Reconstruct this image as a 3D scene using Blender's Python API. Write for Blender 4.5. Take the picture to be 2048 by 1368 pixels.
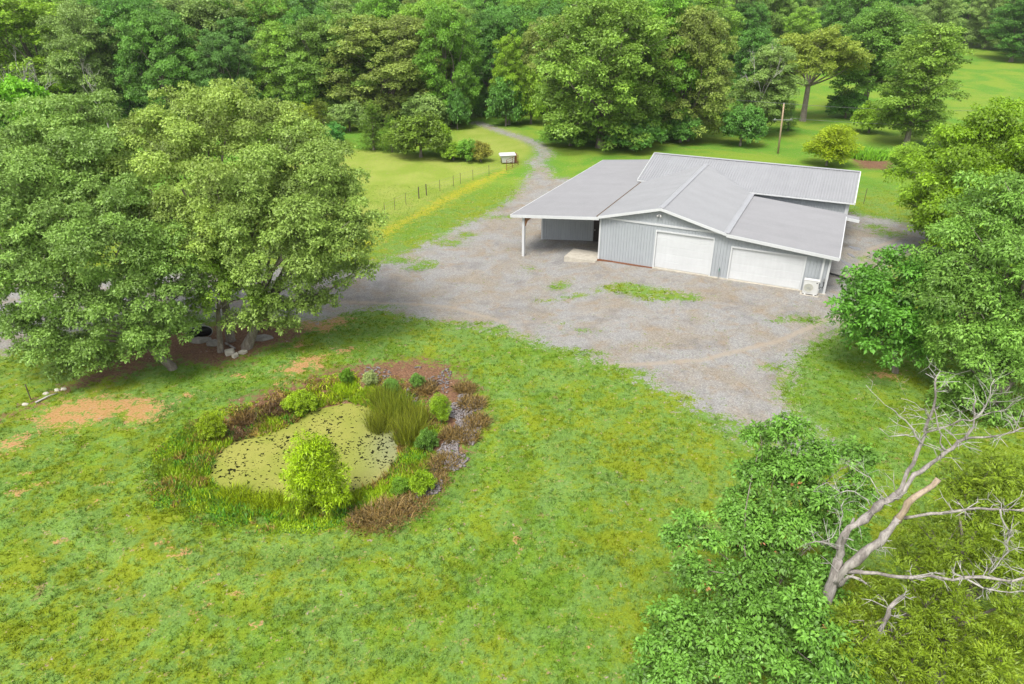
import bpy, math, random
import numpy as np
from mathutils import Vector

# ------------------------------------------------------------------ camera, sky, sun, exposure
S = bpy.context.scene
for o in list(bpy.data.objects): bpy.data.objects.remove(o)
COL = S.collection
CAM_H = 19.0; FPX = 1365.0; PITCH = math.radians(26.95)
cd = bpy.data.cameras.new('camera'); cam = bpy.data.objects.new('camera', cd); COL.objects.link(cam)
cam.location = (0, 0, CAM_H); cam.rotation_euler = (math.pi/2 - PITCH, 0, 0)
cd.sensor_width = 36; cd.lens = FPX/2048*36; cd.clip_start = .1; cd.clip_end = 3000
S.camera = cam
S.view_settings.view_transform = 'Standard'; S.view_settings.look = 'None'
S.view_settings.gamma = 1; S.view_settings.use_curve_mapping = False
S.view_settings.exposure = 1.54
SUN_EL, SUN_AZ = math.radians(60), math.radians(-150)     # azimuth clockwise from +Y: high, behind the camera to the left
w = bpy.data.worlds.new('World'); S.world = w; w.use_nodes = True
wn = w.node_tree; bgn = wn.nodes['Background']
sky = wn.nodes.new('ShaderNodeTexSky'); sky.sky_type = 'NISHITA'; sky.sun_disc = False
sky.sun_elevation = SUN_EL; sky.sun_rotation = SUN_AZ; sky.dust_density = 3.0; sky.air_density = 1.0
hsv = wn.nodes.new('ShaderNodeHueSaturation'); hsv.inputs['Saturation'].default_value = .28
wn.links.new(sky.outputs[0], hsv.inputs['Color']); wn.links.new(hsv.outputs[0], bgn.inputs['Color'])
bgn.inputs['Strength'].default_value = .095
sd = bpy.data.lights.new('sun', 'SUN'); sun = bpy.data.objects.new('sun', sd); COL.objects.link(sun)
sd.energy = 1.5; sd.angle = math.radians(24); sd.color = (1, .965, .91)
dv = Vector((math.sin(SUN_AZ)*math.cos(SUN_EL), math.cos(SUN_AZ)*math.cos(SUN_EL), math.sin(SUN_EL)))
sun.rotation_euler = dv.to_track_quat('Z', 'Y').to_euler(); sun.location = dv*200

RNG = np.random.default_rng(7); random.seed(7)

# ------------------------------------------------------------------ pixels of the photograph <-> places
def ray(x, y):
    u = (x-1024)/FPX; v = (684-y)/FPX
    return np.array([u, math.cos(PITCH)+v*math.sin(PITCH), -math.sin(PITCH)+v*math.cos(PITCH)])
def at(x, y, z=0.0):                 # point of the ray at height z
    r = ray(x, y); t = (z-CAM_H)/r[2]; return np.array([0, 0, CAM_H])+r*t
def atY(x, y, Y):                    # point of the ray at ground distance Y
    r = ray(x, y); return np.array([0, 0, CAM_H])+r*(Y/r[1])
def ss(a, b, x):
    t = np.clip((x-a)/(b-a), 0, 1); return t*t*(3-2*t)
def poly_sd(P, X, Y):                # signed distance, positive inside
    P = np.asarray(P, float)[:, :2]; d = np.full(X.shape, 1e9); ins = np.zeros(X.shape, bool)
    n = len(P)
    for i in range(n):
        a = P[i]; b = P[(i+1) % n]; e = b-a
        t = np.clip(((X-a[0])*e[0]+(Y-a[1])*e[1])/(e@e+1e-9), 0, 1)
        d = np.minimum(d, (X-a[0]-t*e[0])**2+(Y-a[1]-t*e[1])**2)
        c = ((a[1] > Y) != (b[1] > Y)) & (X < (b[0]-a[0])*(Y-a[1])/(b[1]-a[1]+1e-12)+a[0])
        ins ^= c
    d = np.sqrt(d); return np.where(ins, d, -d)
def line_d(P, X, Y):
    P = np.asarray(P, float)[:, :2]; d = np.full(X.shape, 1e9)
    for a, b in zip(P[:-1], P[1:]):
        e = b-a; t = np.clip(((X-a[0])*e[0]+(Y-a[1])*e[1])/(e@e+1e-9), 0, 1)
        d = np.minimum(d, (X-a[0]-t*e[0])**2+(Y-a[1]-t*e[1])**2)
    return np.sqrt(d)
def G(pts, z=0.0): return np.array([at(x, y, z) for x, y in pts])
_lat = np.random.default_rng(3).random((8, 256, 256))
def vnoise(X, Y, s, k=0):            # value noise on a lattice, for the lie of the land and edges
    x = X*s+37.3*k; y = Y*s+11.7*k; xi = np.floor(x).astype(int); yi = np.floor(y).astype(int)
    fx = x-xi; fy = y-yi; fx = fx*fx*(3-2*fx); fy = fy*fy*(3-2*fy); L = _lat[k % 8]
    g = lambda i, j: L[(xi+i) % 256, (yi+j) % 256]
    return (g(0,0)*(1-fx)+g(1,0)*fx)*(1-fy)+(g(0,1)*(1-fx)+g(1,1)*fx)*fy

ZW = -.55                            # pond level
POND = G([(416,955),(425,915),(470,880),(540,868),(590,845),(625,818),(690,805),(735,812),(770,840),(798,885),(800,915),(780,948),(745,970),(700,990),(640,1003),(560,1003),(480,990),(430,975)], ZW)
def hz(X, Y):
    X = np.asarray(X, float); Y = np.asarray(Y, float)
    z = 9*ss(115, 300, Y)+18*ss(250, 480, Y)+30*ss(450, 900, Y)
    z = z-.72*ss(8.5, .5, X)*ss(36, 49, Y)*(1-ss(66, 95, Y))
    z = z+.10*ss(9, 14, X)*ss(34, 46, Y)*(1-ss(62, 80, Y))
    near = (np.abs(X) < 40) & (Y < 60)
    s = np.full(X.shape, -9.0)
    if near.any(): s[near] = poly_sd(POND, X[near], Y[near])
    out = ZW*(1-ss(.0, 3.0, -s)); inn = ZW-.5*ss(0, 1.2, s)
    z = z+np.where(s > 0, inn, out)
    z = z+(vnoise(X, Y, .35, 1)-.5)*.10+(vnoise(X, Y, .09, 2)-.5)*.3*ss(75, 110, Y)
    return z
def hz1(x, y): return float(hz(np.array([x]), np.array([y]))[0])
def gp(x, y):                        # where the ray of a pixel meets the ground
    r = ray(x, y); t = np.linspace(8, 900, 9000); p = np.array([0, 0, CAM_H])[None]+r[None]*t[:, None]
    k = np.argmax(p[:, 2] < hz(p[:, 0], p[:, 1])); q = p[k]
    return np.array([q[0], q[1], hz1(q[0], q[1])])

# ------------------------------------------------------------------ objects
def link(o): COL.objects.link(o); return o
def thing(name, label, cat, loc=(0,0,0), rz=0, group=None):
    o = link(bpy.data.objects.new(name, None)); o.location = [float(c) for c in loc]; o.rotation_euler = (0, 0, rz); o.empty_display_size = .2
    return tag(o, label, cat, group)
def tag(o, label, cat=None, group=None):
    o['label'] = label
    if cat: o['category'] = cat
    if group: o['group'] = group
    return o
def struct(o, kind='structure', label=None): 
    o['kind'] = kind
    if label: o['label'] = label
    return o
def mkmesh(name, V, F, mat=None, smooth=False):
    me = bpy.data.meshes.new(name); me.from_pydata([tuple(map(float, v)) for v in V], [], [tuple(f) for f in F]); me.update()
    if mat: me.materials.append(mat)
    if smooth: me.polygons.foreach_set('use_smooth', np.ones(len(me.polygons), bool))
    return me
def npmesh(name, V, F, mat, smooth=False, tint=None, fcol=None):
    """fast mesh: V (n,3), F (m,k) with k fixed"""
    V = np.asarray(V, np.float32); F = np.asarray(F, np.int32); m, k = F.shape
    me = bpy.data.meshes.new(name); me.vertices.add(len(V)); me.vertices.foreach_set('co', V.ravel())
    me.loops.add(m*k); me.loops.foreach_set('vertex_index', F.ravel())
    me.polygons.add(m); me.polygons.foreach_set('loop_start', np.arange(0, m*k, k, dtype=np.int32))
    if smooth: me.polygons.foreach_set('use_smooth', np.ones(m, bool))
    if tint is not None:
        a = me.attributes.new('tint', 'FLOAT', 'FACE'); a.data.foreach_set('value', np.asarray(tint, np.float32))
    me.update(calc_edges=True)
    if mat: me.materials.append(mat)
    return me
def add(name, me, parent=None):
    o = link(bpy.data.objects.new(name, me))
    if parent is not None: o.parent = parent
    return o
class MB:
    def __init__(s): s.v = []; s.f = []
    def box(s, x0, x1, y0, y1, z0, z1):
        b = len(s.v); s.v += [(x0,y0,z0),(x1,y0,z0),(x1,y1,z0),(x0,y1,z0),(x0,y0,z1),(x1,y0,z1),(x1,y1,z1),(x0,y1,z1)]
        s.f += [tuple(b+i for i in f) for f in ((0,3,2,1),(4,5,6,7),(0,1,5,4),(1,2,6,5),(2,3,7,6),(3,0,4,7))]; return s
    def prism(s, lo, hi):            # two loops of equal length
        b = len(s.v); n = len(lo); s.v += [tuple(p) for p in lo]+[tuple(p) for p in hi]
        s.f.append(tuple(b+i for i in reversed(range(n)))); s.f.append(tuple(b+n+i for i in range(n)))
        for i in range(n): j = (i+1) % n; s.f.append((b+i, b+j, b+n+j, b+n+i))
        return s
    def tube(s, pts, rad, n=8, cap=True):
        pts = [Vector(p) for p in pts]; b = len(s.v)
        if not hasattr(rad, '__len__'): rad = [rad]*len(pts)
        t0 = (pts[1]-pts[0]).normalized(); up = Vector((0,0,1)) if abs(t0.z) < .9 else Vector((1,0,0)); u = t0.cross(up).normalized()
        for i, p in enumerate(pts):
            t = (pts[min(i+1, len(pts)-1)]-pts[max(i-1, 0)]).normalized(); u = (u-t*u.dot(t)).normalized(); v = t.cross(u)
            for k in range(n):
                a = 2*math.pi*k/n; s.v.append(tuple(p+(u*math.cos(a)+v*math.sin(a))*rad[i]))
        for i in range(len(pts)-1):
            for k in range(n): j = (k+1) % n; s.f.append((b+i*n+k, b+i*n+j, b+(i+1)*n+j, b+(i+1)*n+k))
        if cap: s.f.append(tuple(b+k for k in reversed(range(n)))); e = b+(len(pts)-1)*n; s.f.append(tuple(e+k for k in range(n)))
        return s
    def build(s, name, mat, parent=None, smooth=False): return add(name, mkmesh(name, s.v, s.f, mat, smooth), parent)

# ------------------------------------------------------------------ materials
def mat(name):
    m = bpy.data.materials.new(name); m.use_nodes = True; nt = m.node_tree; nt.nodes.clear()
    out = nt.nodes.new('ShaderNodeOutputMaterial'); return m, nt, out
class N:                              # terse node builder
    def __init__(s, nt): s.nt = nt
    def __call__(s, t, ins=None, **kw):
        n = s.nt.nodes.new('ShaderNode'+t)
        for k, v in kw.items(): setattr(n, k, v)
        for k, v in (ins or {}).items():
            if hasattr(v, 'is_output'): s.nt.links.new(v, n.inputs[k])
            else: n.inputs[k].default_value = v
        return n
    def noise(s, vec, scale, detail=3, rough=.55, dist=0): return s('TexNoise', {'Vector': vec, 'Scale': scale, 'Detail': detail, 'Roughness': rough, 'Distortion': dist}).outputs['Fac']
    def ramp(s, f, a, b, lo=0., hi=1.): return s('MapRange', {0: f, 1: a, 2: b, 3: lo, 4: hi}, interpolation_type='SMOOTHSTEP').outputs[0]
    def lin(s, f, a, b, lo=0., hi=1.): return s('MapRange', {0: f, 1: a, 2: b, 3: lo, 4: hi}).outputs[0]
    def math(s, op, a, b=0.): 
        return s('Math', {0: a, 1: b}, operation=op).outputs[0]
    def mix(s, f, a, b, blend='MIX'):
        n = s('Mix', data_type='RGBA', blend_type=blend); 
        for k, v in ((0, f), (6, a), (7, b)):
            if hasattr(v, 'is_output'): s.nt.links.new(v, n.inputs[k])
            else: n.inputs[k].default_value = v if k == 0 else (v if len(v) == 4 else (*v, 1))
        return n.outputs[2]
    def mul(s, c, f): return s('VectorMath', {0: c, 'Scale': f}, operation='SCALE').outputs[0]
def simple(name, col, rough=.7, metal=0., var=.12, scale=3., bump=0., bscale=30., spec=.3):
    m, nt, out = mat(name); n = N(nt); pos = n('NewGeometry').outputs['Position']
    a = n.noise(pos, scale, 4, .6); f = n.lin(a, .25, .75, 1-var, 1+var)
    b = n('BsdfPrincipled', {'Base Color': n.mul((*col,), f), 'Roughness': rough, 'Metallic': metal, 'Specular IOR Level': spec})
    if bump: nt.links.new(n('Bump', {'Height': n.noise(pos, bscale, 4), 'Strength': bump, 'Distance': .02}).outputs[0], b.inputs['Normal'])
    nt.links.new(b.outputs[0], out.inputs[0]); return m

def lawn_nodes(n, pos):
    """colour of the turf at a place: yellow-green grass, blue-green clover, olive and thin brown spots"""
    big = n.noise(pos, .08, 2, .5, .4); mid = n.noise(pos, .38, 3, .55, .6); sm = n.noise(pos, 1.5, 4, .6, .5); off = n('VectorMath', {0: pos, 1: (31.7, 12.3, 5.)}, operation='ADD').outputs[0]
    mid2 = n.noise(off, .55, 3, .6, .8); sm2 = n.noise(off, 2.6, 4, .65)
    fi = n.noise(off, 7.5, 3, .65)
    c = n.mix(n.ramp(n.math('ADD', n.math('MULTIPLY', big, .5), n.math('ADD', n.math('MULTIPLY', mid, .3), n.math('MULTIPLY', sm, .2))), .40, .60), (.160, .206, .012), (.100, .190, .016))
    cl = n.math('ADD', n.math('ADD', n.math('MULTIPLY', mid2, .42), n.math('MULTIPLY', sm, .33)), n.math('MULTIPLY', fi, .25))
    c = n.mix(n.math('MULTIPLY', n.ramp(cl, .45, .56), .8), c, (.122, .218, .046))
    c = n.mix(n.math('MULTIPLY', n.ramp(n.math('ADD', n.math('MULTIPLY', big, .4), n.math('ADD', n.math('MULTIPLY', sm2, .35), n.math('MULTIPLY', fi, .25))), .54, .64), .38), c, (.092, .128, .010))
    c = n.mix(n.math('MULTIPLY', n.ramp(n.math('ADD', n.math('MULTIPLY', mid2, .4), n.math('ADD', n.math('MULTIPLY', sm2, .35), n.math('MULTIPLY', fi, .25))), .56, .64), .3), c, (.165, .235, .11))
    br = n.math('ADD', n.math('MULTIPLY', mid, .5), n.math('ADD', n.math('MULTIPLY', sm2, .3), n.math('MULTIPLY', fi, .2)))
    c = n.mix(n.math('MULTIPLY', n.ramp(br, .585, .66), .7), c, (.19, .13, .06))
    return c

def make_ground_mat():
    m, nt, out = mat('ground'); n = N(nt); pos = n('NewGeometry').outputs['Position']
    A = n('Attribute', attribute_name='m1'); B = n('Attribute', attribute_name='m2')
    sa = n('SeparateColor', {0: A.outputs['Color']}).outputs; sb = n('SeparateColor', {0: B.outputs['Color']}).outputs
    f1 = n.noise(pos, 2.2, 5, .65); f2 = n.noise(pos, 9., 4, .65); f3 = n.noise(pos, 34., 3, .6)
    jit = n.math('ADD', n.math('MULTIPLY', n.math('SUBTRACT', f1, .5), 2.4), n.math('MULTIPLY', n.math('SUBTRACT', f2, .5), 1.8))
    def edge(ch, w=.14): return n.ramp(n.math('ADD', ch, jit), .5-w, .5+w)
    c = lawn_nodes(n, pos)
    # mown meadow and far pasture
    c = n.mix(sb[1], c, n.mix(n.ramp(n.noise(pos, .22, 3), .35, .65), (.175, .240, .030), (.225, .27, .05)))
    c = n.mix(sb[2], c, n.mix(n.ramp(n.noise(pos, .12, 4, .6, .5), .38, .62), (.088, .205, .018), (.155, .235, .022)))
    fine = n.math('MULTIPLY', n.lin(f2, .28, .72, .78, 1.22), n.lin(f3, .25, .75, .60, 1.40)); c = n.mul(c, n.math('MULTIPLY', fine, n.lin(B.outputs['Alpha'], 0, 1, .87, 1.11)))
    # yellow flowering strip by the fence
    c = n.mix(n.math('MULTIPLY', edge(sb[0], .4), .95), c, n.mul((.30, .285, .018), n.lin(f2, .2, .8, .6, 1.3)))
    # leaf litter
    vo = n('TexVoronoi', {'Vector': pos, 'Scale': 13.}); lc = n.mix(n.lin(vo.outputs['Color'], 0, 1), (.085, .045, .026), (.215, .115, .065))
    c = n.mix(edge(sa[2], .2), c, n.mul(lc, n.lin(f3, .2, .8, .6, 1.4)))
    # bare orange clay
    dc = n.mix(n.ramp(f2, .35, .65), (.30, .160, .058), (.37, .225, .095)); c = n.mix(edge(sa[1], .15), c, n.mul(dc, n.lin(f3, .2, .8, .8, 1.2)))
    # gravel
    v1 = n('TexVoronoi', {'Vector': pos, 'Scale': 22.}); v2 = n('TexVoronoi', {'Vector': pos, 'Scale': 9.})
    g = n.mix(n.ramp(n.noise(pos, .33, 4, .6, .7), .40, .66), (.232, .226, .214), (.222, .194, .156))
    g = n.mix(n.math('MULTIPLY', n.ramp(n.noise(pos, .8, 4, .65, .4), .52, .68), .6), g, (.222, .168, .112))
    g = n.mix(n.math('MULTIPLY', n.ramp(n.noise(pos, .5, 3, .6, .2), .50, .70), .55), g, (.150, .142, .140))
    sp = n.math('MULTIPLY', n.lin(n('SeparateColor', {0: v1.outputs['Color']}).outputs[0], 0, 1, .72, 1.26), n.lin(n('SeparateColor', {0: v2.outputs['Color']}).outputs[1], 0, 1, .93, 1.07))
    g = n.mul(g, sp)
    tr = n.ramp(n.math('ADD', A.outputs['Alpha'], n.math('MULTIPLY', n.math('SUBTRACT', f1, .5), 1.0)), .3, .9); g = n.mix(n.math('MULTIPLY', tr, .75), g, n.mul((.285, .240, .185), n.lin(f3, .2, .8, .85, 1.15)))
    ge = n.ramp(n.math('ADD', sa[0], n.math('ADD', n.math('MULTIPLY', n.math('SUBTRACT', f1, .5), 2.0), n.math('MULTIPLY', n.math('SUBTRACT', f2, .5), 2.2))), .34, .66)
    c = n.mix(ge, c, g)
    hgt = n.math('ADD', n.math('MULTIPLY', f2, .6), n.math('MULTIPLY', f3, .5))
    bp = n('Bump', {'Height': hgt, 'Strength': .55, 'Distance': .08})
    b = n('BsdfPrincipled', {'Base Color': c, 'Roughness': .95, 'Specular IOR Level': .15, 'Normal': bp.outputs[0]})
    nt.links.new(b.outputs[0], out.inputs[0]); return m

def foliage_mat(name, lo=.28, hi=1.80, trans=.2, hue=.12, warm=None):
    """leaf colour = the object's own colour, each leaf a little lighter, darker or yellower"""
    m, nt, out = mat(name); n = N(nt); oc = n('VectorMath', {0: n('ObjectInfo').outputs['Color'], 1: (1.70, 1.98, .80)}, operation='MULTIPLY').outputs[0]; t = n('Attribute', attribute_name='tint').outputs['Fac']
    c = n.mul(oc, n.lin(t, 0, 1, lo, hi))  # random leaf tones, spread wide to paint in glints and shaded clumps
    yel = n('VectorMath', {0: oc, 1: (1.38, 1.20, .85)}, operation='MULTIPLY').outputs[0]
    c = n.mix(n.ramp(t, .72, 1.0, 0, .75), c, yel)
    if warm: c = n.mix(n.ramp(t, .992, .996), c, warm)
    d = n('BsdfPrincipled', {'Base Color': c, 'Roughness': .5, 'Specular IOR Level': .32})
    tl = n('BsdfTranslucent', {'Color': n('VectorMath', {0: c, 1: (1.25, 1.2, .6)}, operation='MULTIPLY').outputs[0]})
    mx = n('MixShader', {0: trans, 1: d.outputs[0], 2: tl.outputs[0]}); nt.links.new(mx.outputs[0], out.inputs[0]); return m
def grass_mat():
    m, nt, out = mat('grass_blades'); n = N(nt); pos = n('NewGeometry').outputs['Position']; t = n('Attribute', attribute_name='tint').outputs['Fac']
    c = n.mul(lawn_nodes(n, pos), n.lin(t, 0, 1, .82, 1.5))
    d = n('BsdfDiffuse', {'Color': c}); tl = n('BsdfTranslucent', {'Color': c}); mx = n('MixShader', {0: .3, 1: d.outputs[0], 2: tl.outputs[0]}); nt.links.new(mx.outputs[0], out.inputs[0]); return m
def pond_mat():
    m, nt, out = mat('pond_water'); n = N(nt); pos = n('NewGeometry').outputs['Position']
    st = n('Mapping', {'Vector': pos, 'Scale': (1, 1.0, 1), 'Rotation': (0, 0, .6)}).outputs[0]
    h1 = n.noise(st, 4.4, 2, .6, .3); h2 = n.noise(n('Mapping', {'Vector': pos, 'Location': (7, 3, 0)}).outputs[0], 8.5, 2, .5, .4)
    hole = n.ramp(n.math('ADD', n.math('MULTIPLY', h1, .45), n.math('MULTIPLY', h2, .55)), n.lin(n.noise(pos, .45, 3, .6), .3, .7, .515, .60), n.lin(n.noise(pos, .45, 3, .6), .3, .7, .54, .625))
    f3 = n.noise(pos, 22., 4, .7); big = n.noise(pos, .5, 3)
    wc = n.mix(n.ramp(big, .35, .65), (.25, .25, .05), (.205, .225, .034)); wc = n.mul(wc, n.lin(f3, .25, .75, .65, 1.25))
    A = n('Attribute', attribute_name='thin').outputs['Fac']
    wc = n.mix(n.math('MULTIPLY', A, .8), wc, n.mul((.19, .20, .12), n.lin(f3, .3, .7, .8, 1.2)))  # greyish area: thin duckweed, with a sky reflection put into its colour
    weed = n('BsdfPrincipled', {'Base Color': wc, 'Roughness': .7, 'Specular IOR Level': .3, 'Normal': n('Bump', {'Height': f3, 'Strength': .3, 'Distance': .02}).outputs[0]})
    wat = n('BsdfPrincipled', {'Base Color': (.012, .012, .006, 1), 'Roughness': .08, 'Specular IOR Level': .5})
    mx = n('MixShader', {0: hole, 1: weed.outputs[0], 2: wat.outputs[0]}); nt.links.new(mx.outputs[0], out.inputs[0]); return m
def bark_mat(name, c1, c2, sc=6.):
    m, nt, out = mat(name); n = N(nt); pos = n('NewGeometry').outputs['Position']
    st = n('Mapping', {'Vector': pos, 'Scale': (1, 1, .25)}).outputs[0]; a = n.noise(st, sc, 5, .7); f = n.noise(st, sc*5, 3, .6)
    c = n.mul(n.mix(n.ramp(a, .35, .65), c1, c2), n.lin(f, .2, .8, .65, 1.3))
    b = n('BsdfPrincipled', {'Base Color': c, 'Roughness': .9, 'Specular IOR Level': .15, 'Normal': n('Bump', {'Height': f, 'Strength': .6, 'Distance': .03}).outputs[0]}); nt.links.new(b.outputs[0], out.inputs[0]); return m
def metal_sheet(name, col, rough=.45):
    """painted metal sheet: even colour, faint streaks and dust"""
    m, nt, out = mat(name); n = N(nt); pos = n('NewGeometry').outputs['Position']; rnd = n('ObjectInfo').outputs['Random']
    a = n.noise(pos, .7, 4, .6); b_ = n.noise(n('Mapping', {'Vector': pos, 'Scale': (1, 1, .15)}).outputs[0], 6., 3, .6)
    f = n.math('MULTIPLY', n.math('MULTIPLY', n.lin(a, .25, .75, .94, 1.05), n.lin(b_, .2, .8, .96, 1.04)), n.lin(rnd, 0, 1, .975, 1.025))
    b = n('BsdfPrincipled', {'Base Color': n.mul((*col,), f), 'Roughness': rough, 'Specular IOR Level': .4}); nt.links.new(b.outputs[0], out.inputs[0]); return m

M = {}
M['ground'] = make_ground_mat(); M['grass'] = grass_mat(); M['pond'] = pond_mat()
M['leaf'] = foliage_mat('leaves'); M['leaf_warm'] = foliage_mat('maple_leaves', warm=(.36, .15, .06)); M['needle'] = foliage_mat('cedar_sprays', .5, 1.5, .2)
M['bark'] = bark_mat('grey_bark', (.15, .125, .10), (.25, .22, .18)); M['deadwood'] = bark_mat('weathered_dead_wood', (.15, .132, .118), (.33, .30, .275), 4.)
M['heartwood'] = bark_mat('stripped_pale_wood', (.24, .18, .12), (.34, .27, .20), 4.)
M['whitewood'] = bark_mat('bleached_twigs', (.29, .27, .245), (.42, .40, .37), 4.)
M['roof'] = metal_sheet('grey_roof_sheet', (.250, .254, .262), .5); M['roof_dark'] = metal_sheet('taupe_roof_sheet', (.236, .236, .244), .55)
M['wall'] = metal_sheet('grey_wall_sheet', (.315, .335, .350), .55); M['white'] = metal_sheet('white_trim', (.50, .51, .51), .5)
M['door'] = metal_sheet('white_door_paint', (.50, .51, .515), .5)
M['cap'] = metal_sheet('pale_ridge_cap', (.285, .288, .300), .5)
M['concrete'] = simple('concrete', (.38, .35, .29), .9, var=.2, bump=.3); M['black'] = simple('black_plastic', (.012, .012, .013), .45)
M['dark'] = simple('dark_brown_door', (.025, .02, .018), .5); M['rust'] = simple('rusty_steel', (.17, .07, .035), .8, var=.35, scale=8)
M['wood'] = simple('pole_wood', (.33, .245, .16), .85, var=.25, scale=4); M['brown'] = simple('brace_wood', (.22, .11, .05), .8, var=.25)
M['steel'] = simple('dull_steel', (.30, .31, .31), .5, .4); M['plastic'] = simple('white_plastic', (.50, .50, .48), .5, var=.05)
M['grille'] = simple('beige_grille', (.50, .49, .40), .6); M['stone'] = simple('pale_stone', (.42, .39, .32), .9, var=.25, scale=5, bump=.5)
M['boulder'] = simple('grey_boulder', (.24, .225, .20), .95, var=.3, scale=4, bump=.6, bscale=12)
M['rubble'] = simple('grey_rubble', (.175, .155, .15), .9, var=.75, scale=9.0); M['post'] = simple('dark_post', (.10, .075, .055), .85, var=.3)
M['wire'] = simple('wire', (.20, .20, .20), .5, .5); M['puddle'] = simple('puddle', (.11, .10, .09), .03, spec=.9, var=.1)
M['earth'] = simple('red_earth', (.22, .09, .04), .95, var=.3, bump=.5)

# ------------------------------------------------------------------ the land: zones
def axis(segs):
    v = [segs[0][0]]
    for a, b, d in segs:
        n = max(1, int(round((b-a)/d))); v += list(np.linspace(a, b, n+1)[1:])
    return np.array(v)
gx = axis([(-1400,-400,100),(-400,-120,20),(-120,-60,3),(-60,-34,.7),(-34,34,.3),(34,60,.7),(60,120,3),(120,400,20),(400,1400,100)])
gy = axis([(-300,-20,40),(-20,8,3.),(8,12,.5),(12,48,.28),(48,75,.36),(75,130,.8),(130,240,3),(240,500,13),(500,1500,100)])
XX, YY = np.meshgrid(gx, gy); ZZ = hz(XX, YY)
GRAVEL = [(-80,545),(150,552),(330,530),(560,520),(715,520),(790,498),(860,468),(940,428),(1000,402),(1040,372),(1060,340),(1100,337),(1105,352),(1180,360),(1400,360),(1720,432),(1780,442),(1850,462),(1960,470),(2150,480),(2150,520),(1960,512),(1860,505),(1800,512),(1770,530),(1745,560),(1722,605),(1700,645),(1660,668),(1600,712),(1575,760),(1570,800),(1598,840),(1655,880),(1685,912),(1640,912),(1560,892),(1470,868),(1380,815),(1290,762),(1200,722),(1120,700),(1060,676),(1000,656),(900,640),(830,628),(760,608),(700,612),(640,640),(560,628),(420,625),(300,615),(180,650),(60,690),(-80,730)]
TRACK2 = [(1085,338),(1070,325),(1092,310),(1080,292),(1050,278),(1000,262),(955,245)]
CLAY = [[(88,852),(66,838),(120,806),(190,794),(300,798),(336,814),(312,838),(262,846),(240,826),(205,838),(150,856)],[(-20,905),(20,880),(60,868),(40,890),(-10,915)],[(560,745),(610,715),(650,712),(640,728),(590,748)],[(590,615),(640,610),(700,630),(650,660),(600,650)]]
LITTER = [[(-40,850),(40,815),(110,782),(190,735),(260,700),(330,655),(470,640),(560,640),(640,648),(590,680),(520,705),(440,735),(330,725),(230,760),(130,785),(60,815),(0,846),(-30,870)],
          [(430,850),(470,800),(560,770),(660,735),(740,722),(840,712),(905,730),(960,780),(965,850),(930,905),(880,985),(845,1030),(780,1055),(710,1050),(690,1035),(735,1005),(830,970),(850,900),(850,850),(800,800),(735,780),(640,790),(570,830),(510,865),(440,880)],
          [(1700,318),(1740,312),(1790,322),(1780,340),(1720,338)]]
FLOWER = [(700,488),(770,440),(850,400),(930,362),(1000,338),(1016,332),(1012,342),(940,372),(860,412),(800,440),(770,462),(720,486)]
MEADOW = [(600,300),(640,295),(760,300),(930,320),(900,270),(960,250),(1040,262),(1075,300),(1040,330),(1000,336),(920,364),(850,398),(770,436),(690,485),(560,480),(500,380)]
TRK = [[(600,600),(760,585),(900,560),(980,520),(1000,470),(1040,410)],[(640,625),(800,608),(960,600),(1080,640),(1250,690),(1450,700)],[(880,600),(1040,570),(1200,620),(1420,640),(1600,620)],[(1010,640),(1200,650),(1400,620),(1560,600)],[(1700,640),(1560,700),(1480,760),(1450,830)],[(1720,660),(1600,720),(1540,790),(1560,860)],[(1340,560),(1260,600),(1100,640),(900,628)],[(1400,570),(1330,620),(1150,665),(950,640)],[(820,690),(930,712),(1050,727),(1200,732),(1400,722),(1560,682),(1690,625)],[(1590,830),(1600,780),(1650,700),(1690,650)],[(560,588),(700,590),(900,600),(1010,640)],[(1700,560),(1740,500),(1800,478)]]
GRASSY = [(1252,573,36,9,1.),(1325,593,54,11,1.),(1285,583,40,8,.8),(1380,598,22,5,.8),(1120,560,22,9,.7),(1150,585,30,7,.45),(1090,590,22,6,.45),(900,470,26,7,.8),(860,512,20,7,.6),(935,455,20,5,.7),(830,520,22,6,.6),(1620,640,32,9,.5),(1560,640,36,8,.4),(1200,575,30,7,.3),(1640,725,26,12,.7),(1540,735,28,9,.45),(1480,850,40,12,.35),(1780,470,32,7,.6),(1745,455,26,5,.7),(1720,520,18,6,.5),(1003,655,16,5,.8),(1150,705,60,7,.45),(1250,745,60,9,.5),(1340,795,60,10,.5),(1420,838,50,11,.55),(1530,868,50,10,.6),(1585,790,16,26,.5),(1610,868,30,14,.6),(1660,690,30,8,.5),(1000,420,30,5,.5),(800,505,40,6,.55),(950,640,60,5,.4),(780,600,40,5,.35),(1060,520,14,7,.4),(1130,640,26,5,.3),(1170,660,36,6,.35),(1400,640,22,5,.25),(1300,690,50,6,.22)]
gsd = poly_sd(G(GRAVEL), XX, YY); gr = np.clip(.5+gsd/2.6, 0, 1); gr = np.minimum(gr, np.clip(.74+gsd/6, 0, 1))
gr = np.maximum(gr, np.clip(.85-line_d(np.array([gp(*p) for p in TRACK2]), XX, YY)/2.6, 0, .72))
for (px, py, rx, ry, st) in GRASSY:
    c = at(px, py); ex = abs(at(px+rx, py)[0]-c[0]); ey = abs(at(px, py-ry)[1]-c[1])
    gr = gr*(1-.72*min(1, st*1.55)*np.exp(-(((XX-c[0])/(ex*1.25))**2+((YY-c[1])/(ey*1.25))**2)**1.3))
gr = np.clip(gr, 0, 1)
cl = np.max([np.clip(.46+poly_sd(G(p), XX, YY)/1.9, 0, .72) for p in CLAY], 0)
lt = np.max([np.clip(.40+.6*poly_sd(G(p) if k != 2 else np.array([gp(*q) for q in p]), XX, YY)/1.4, 0, 1) for k, p in enumerate(LITTER)], 0)
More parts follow.
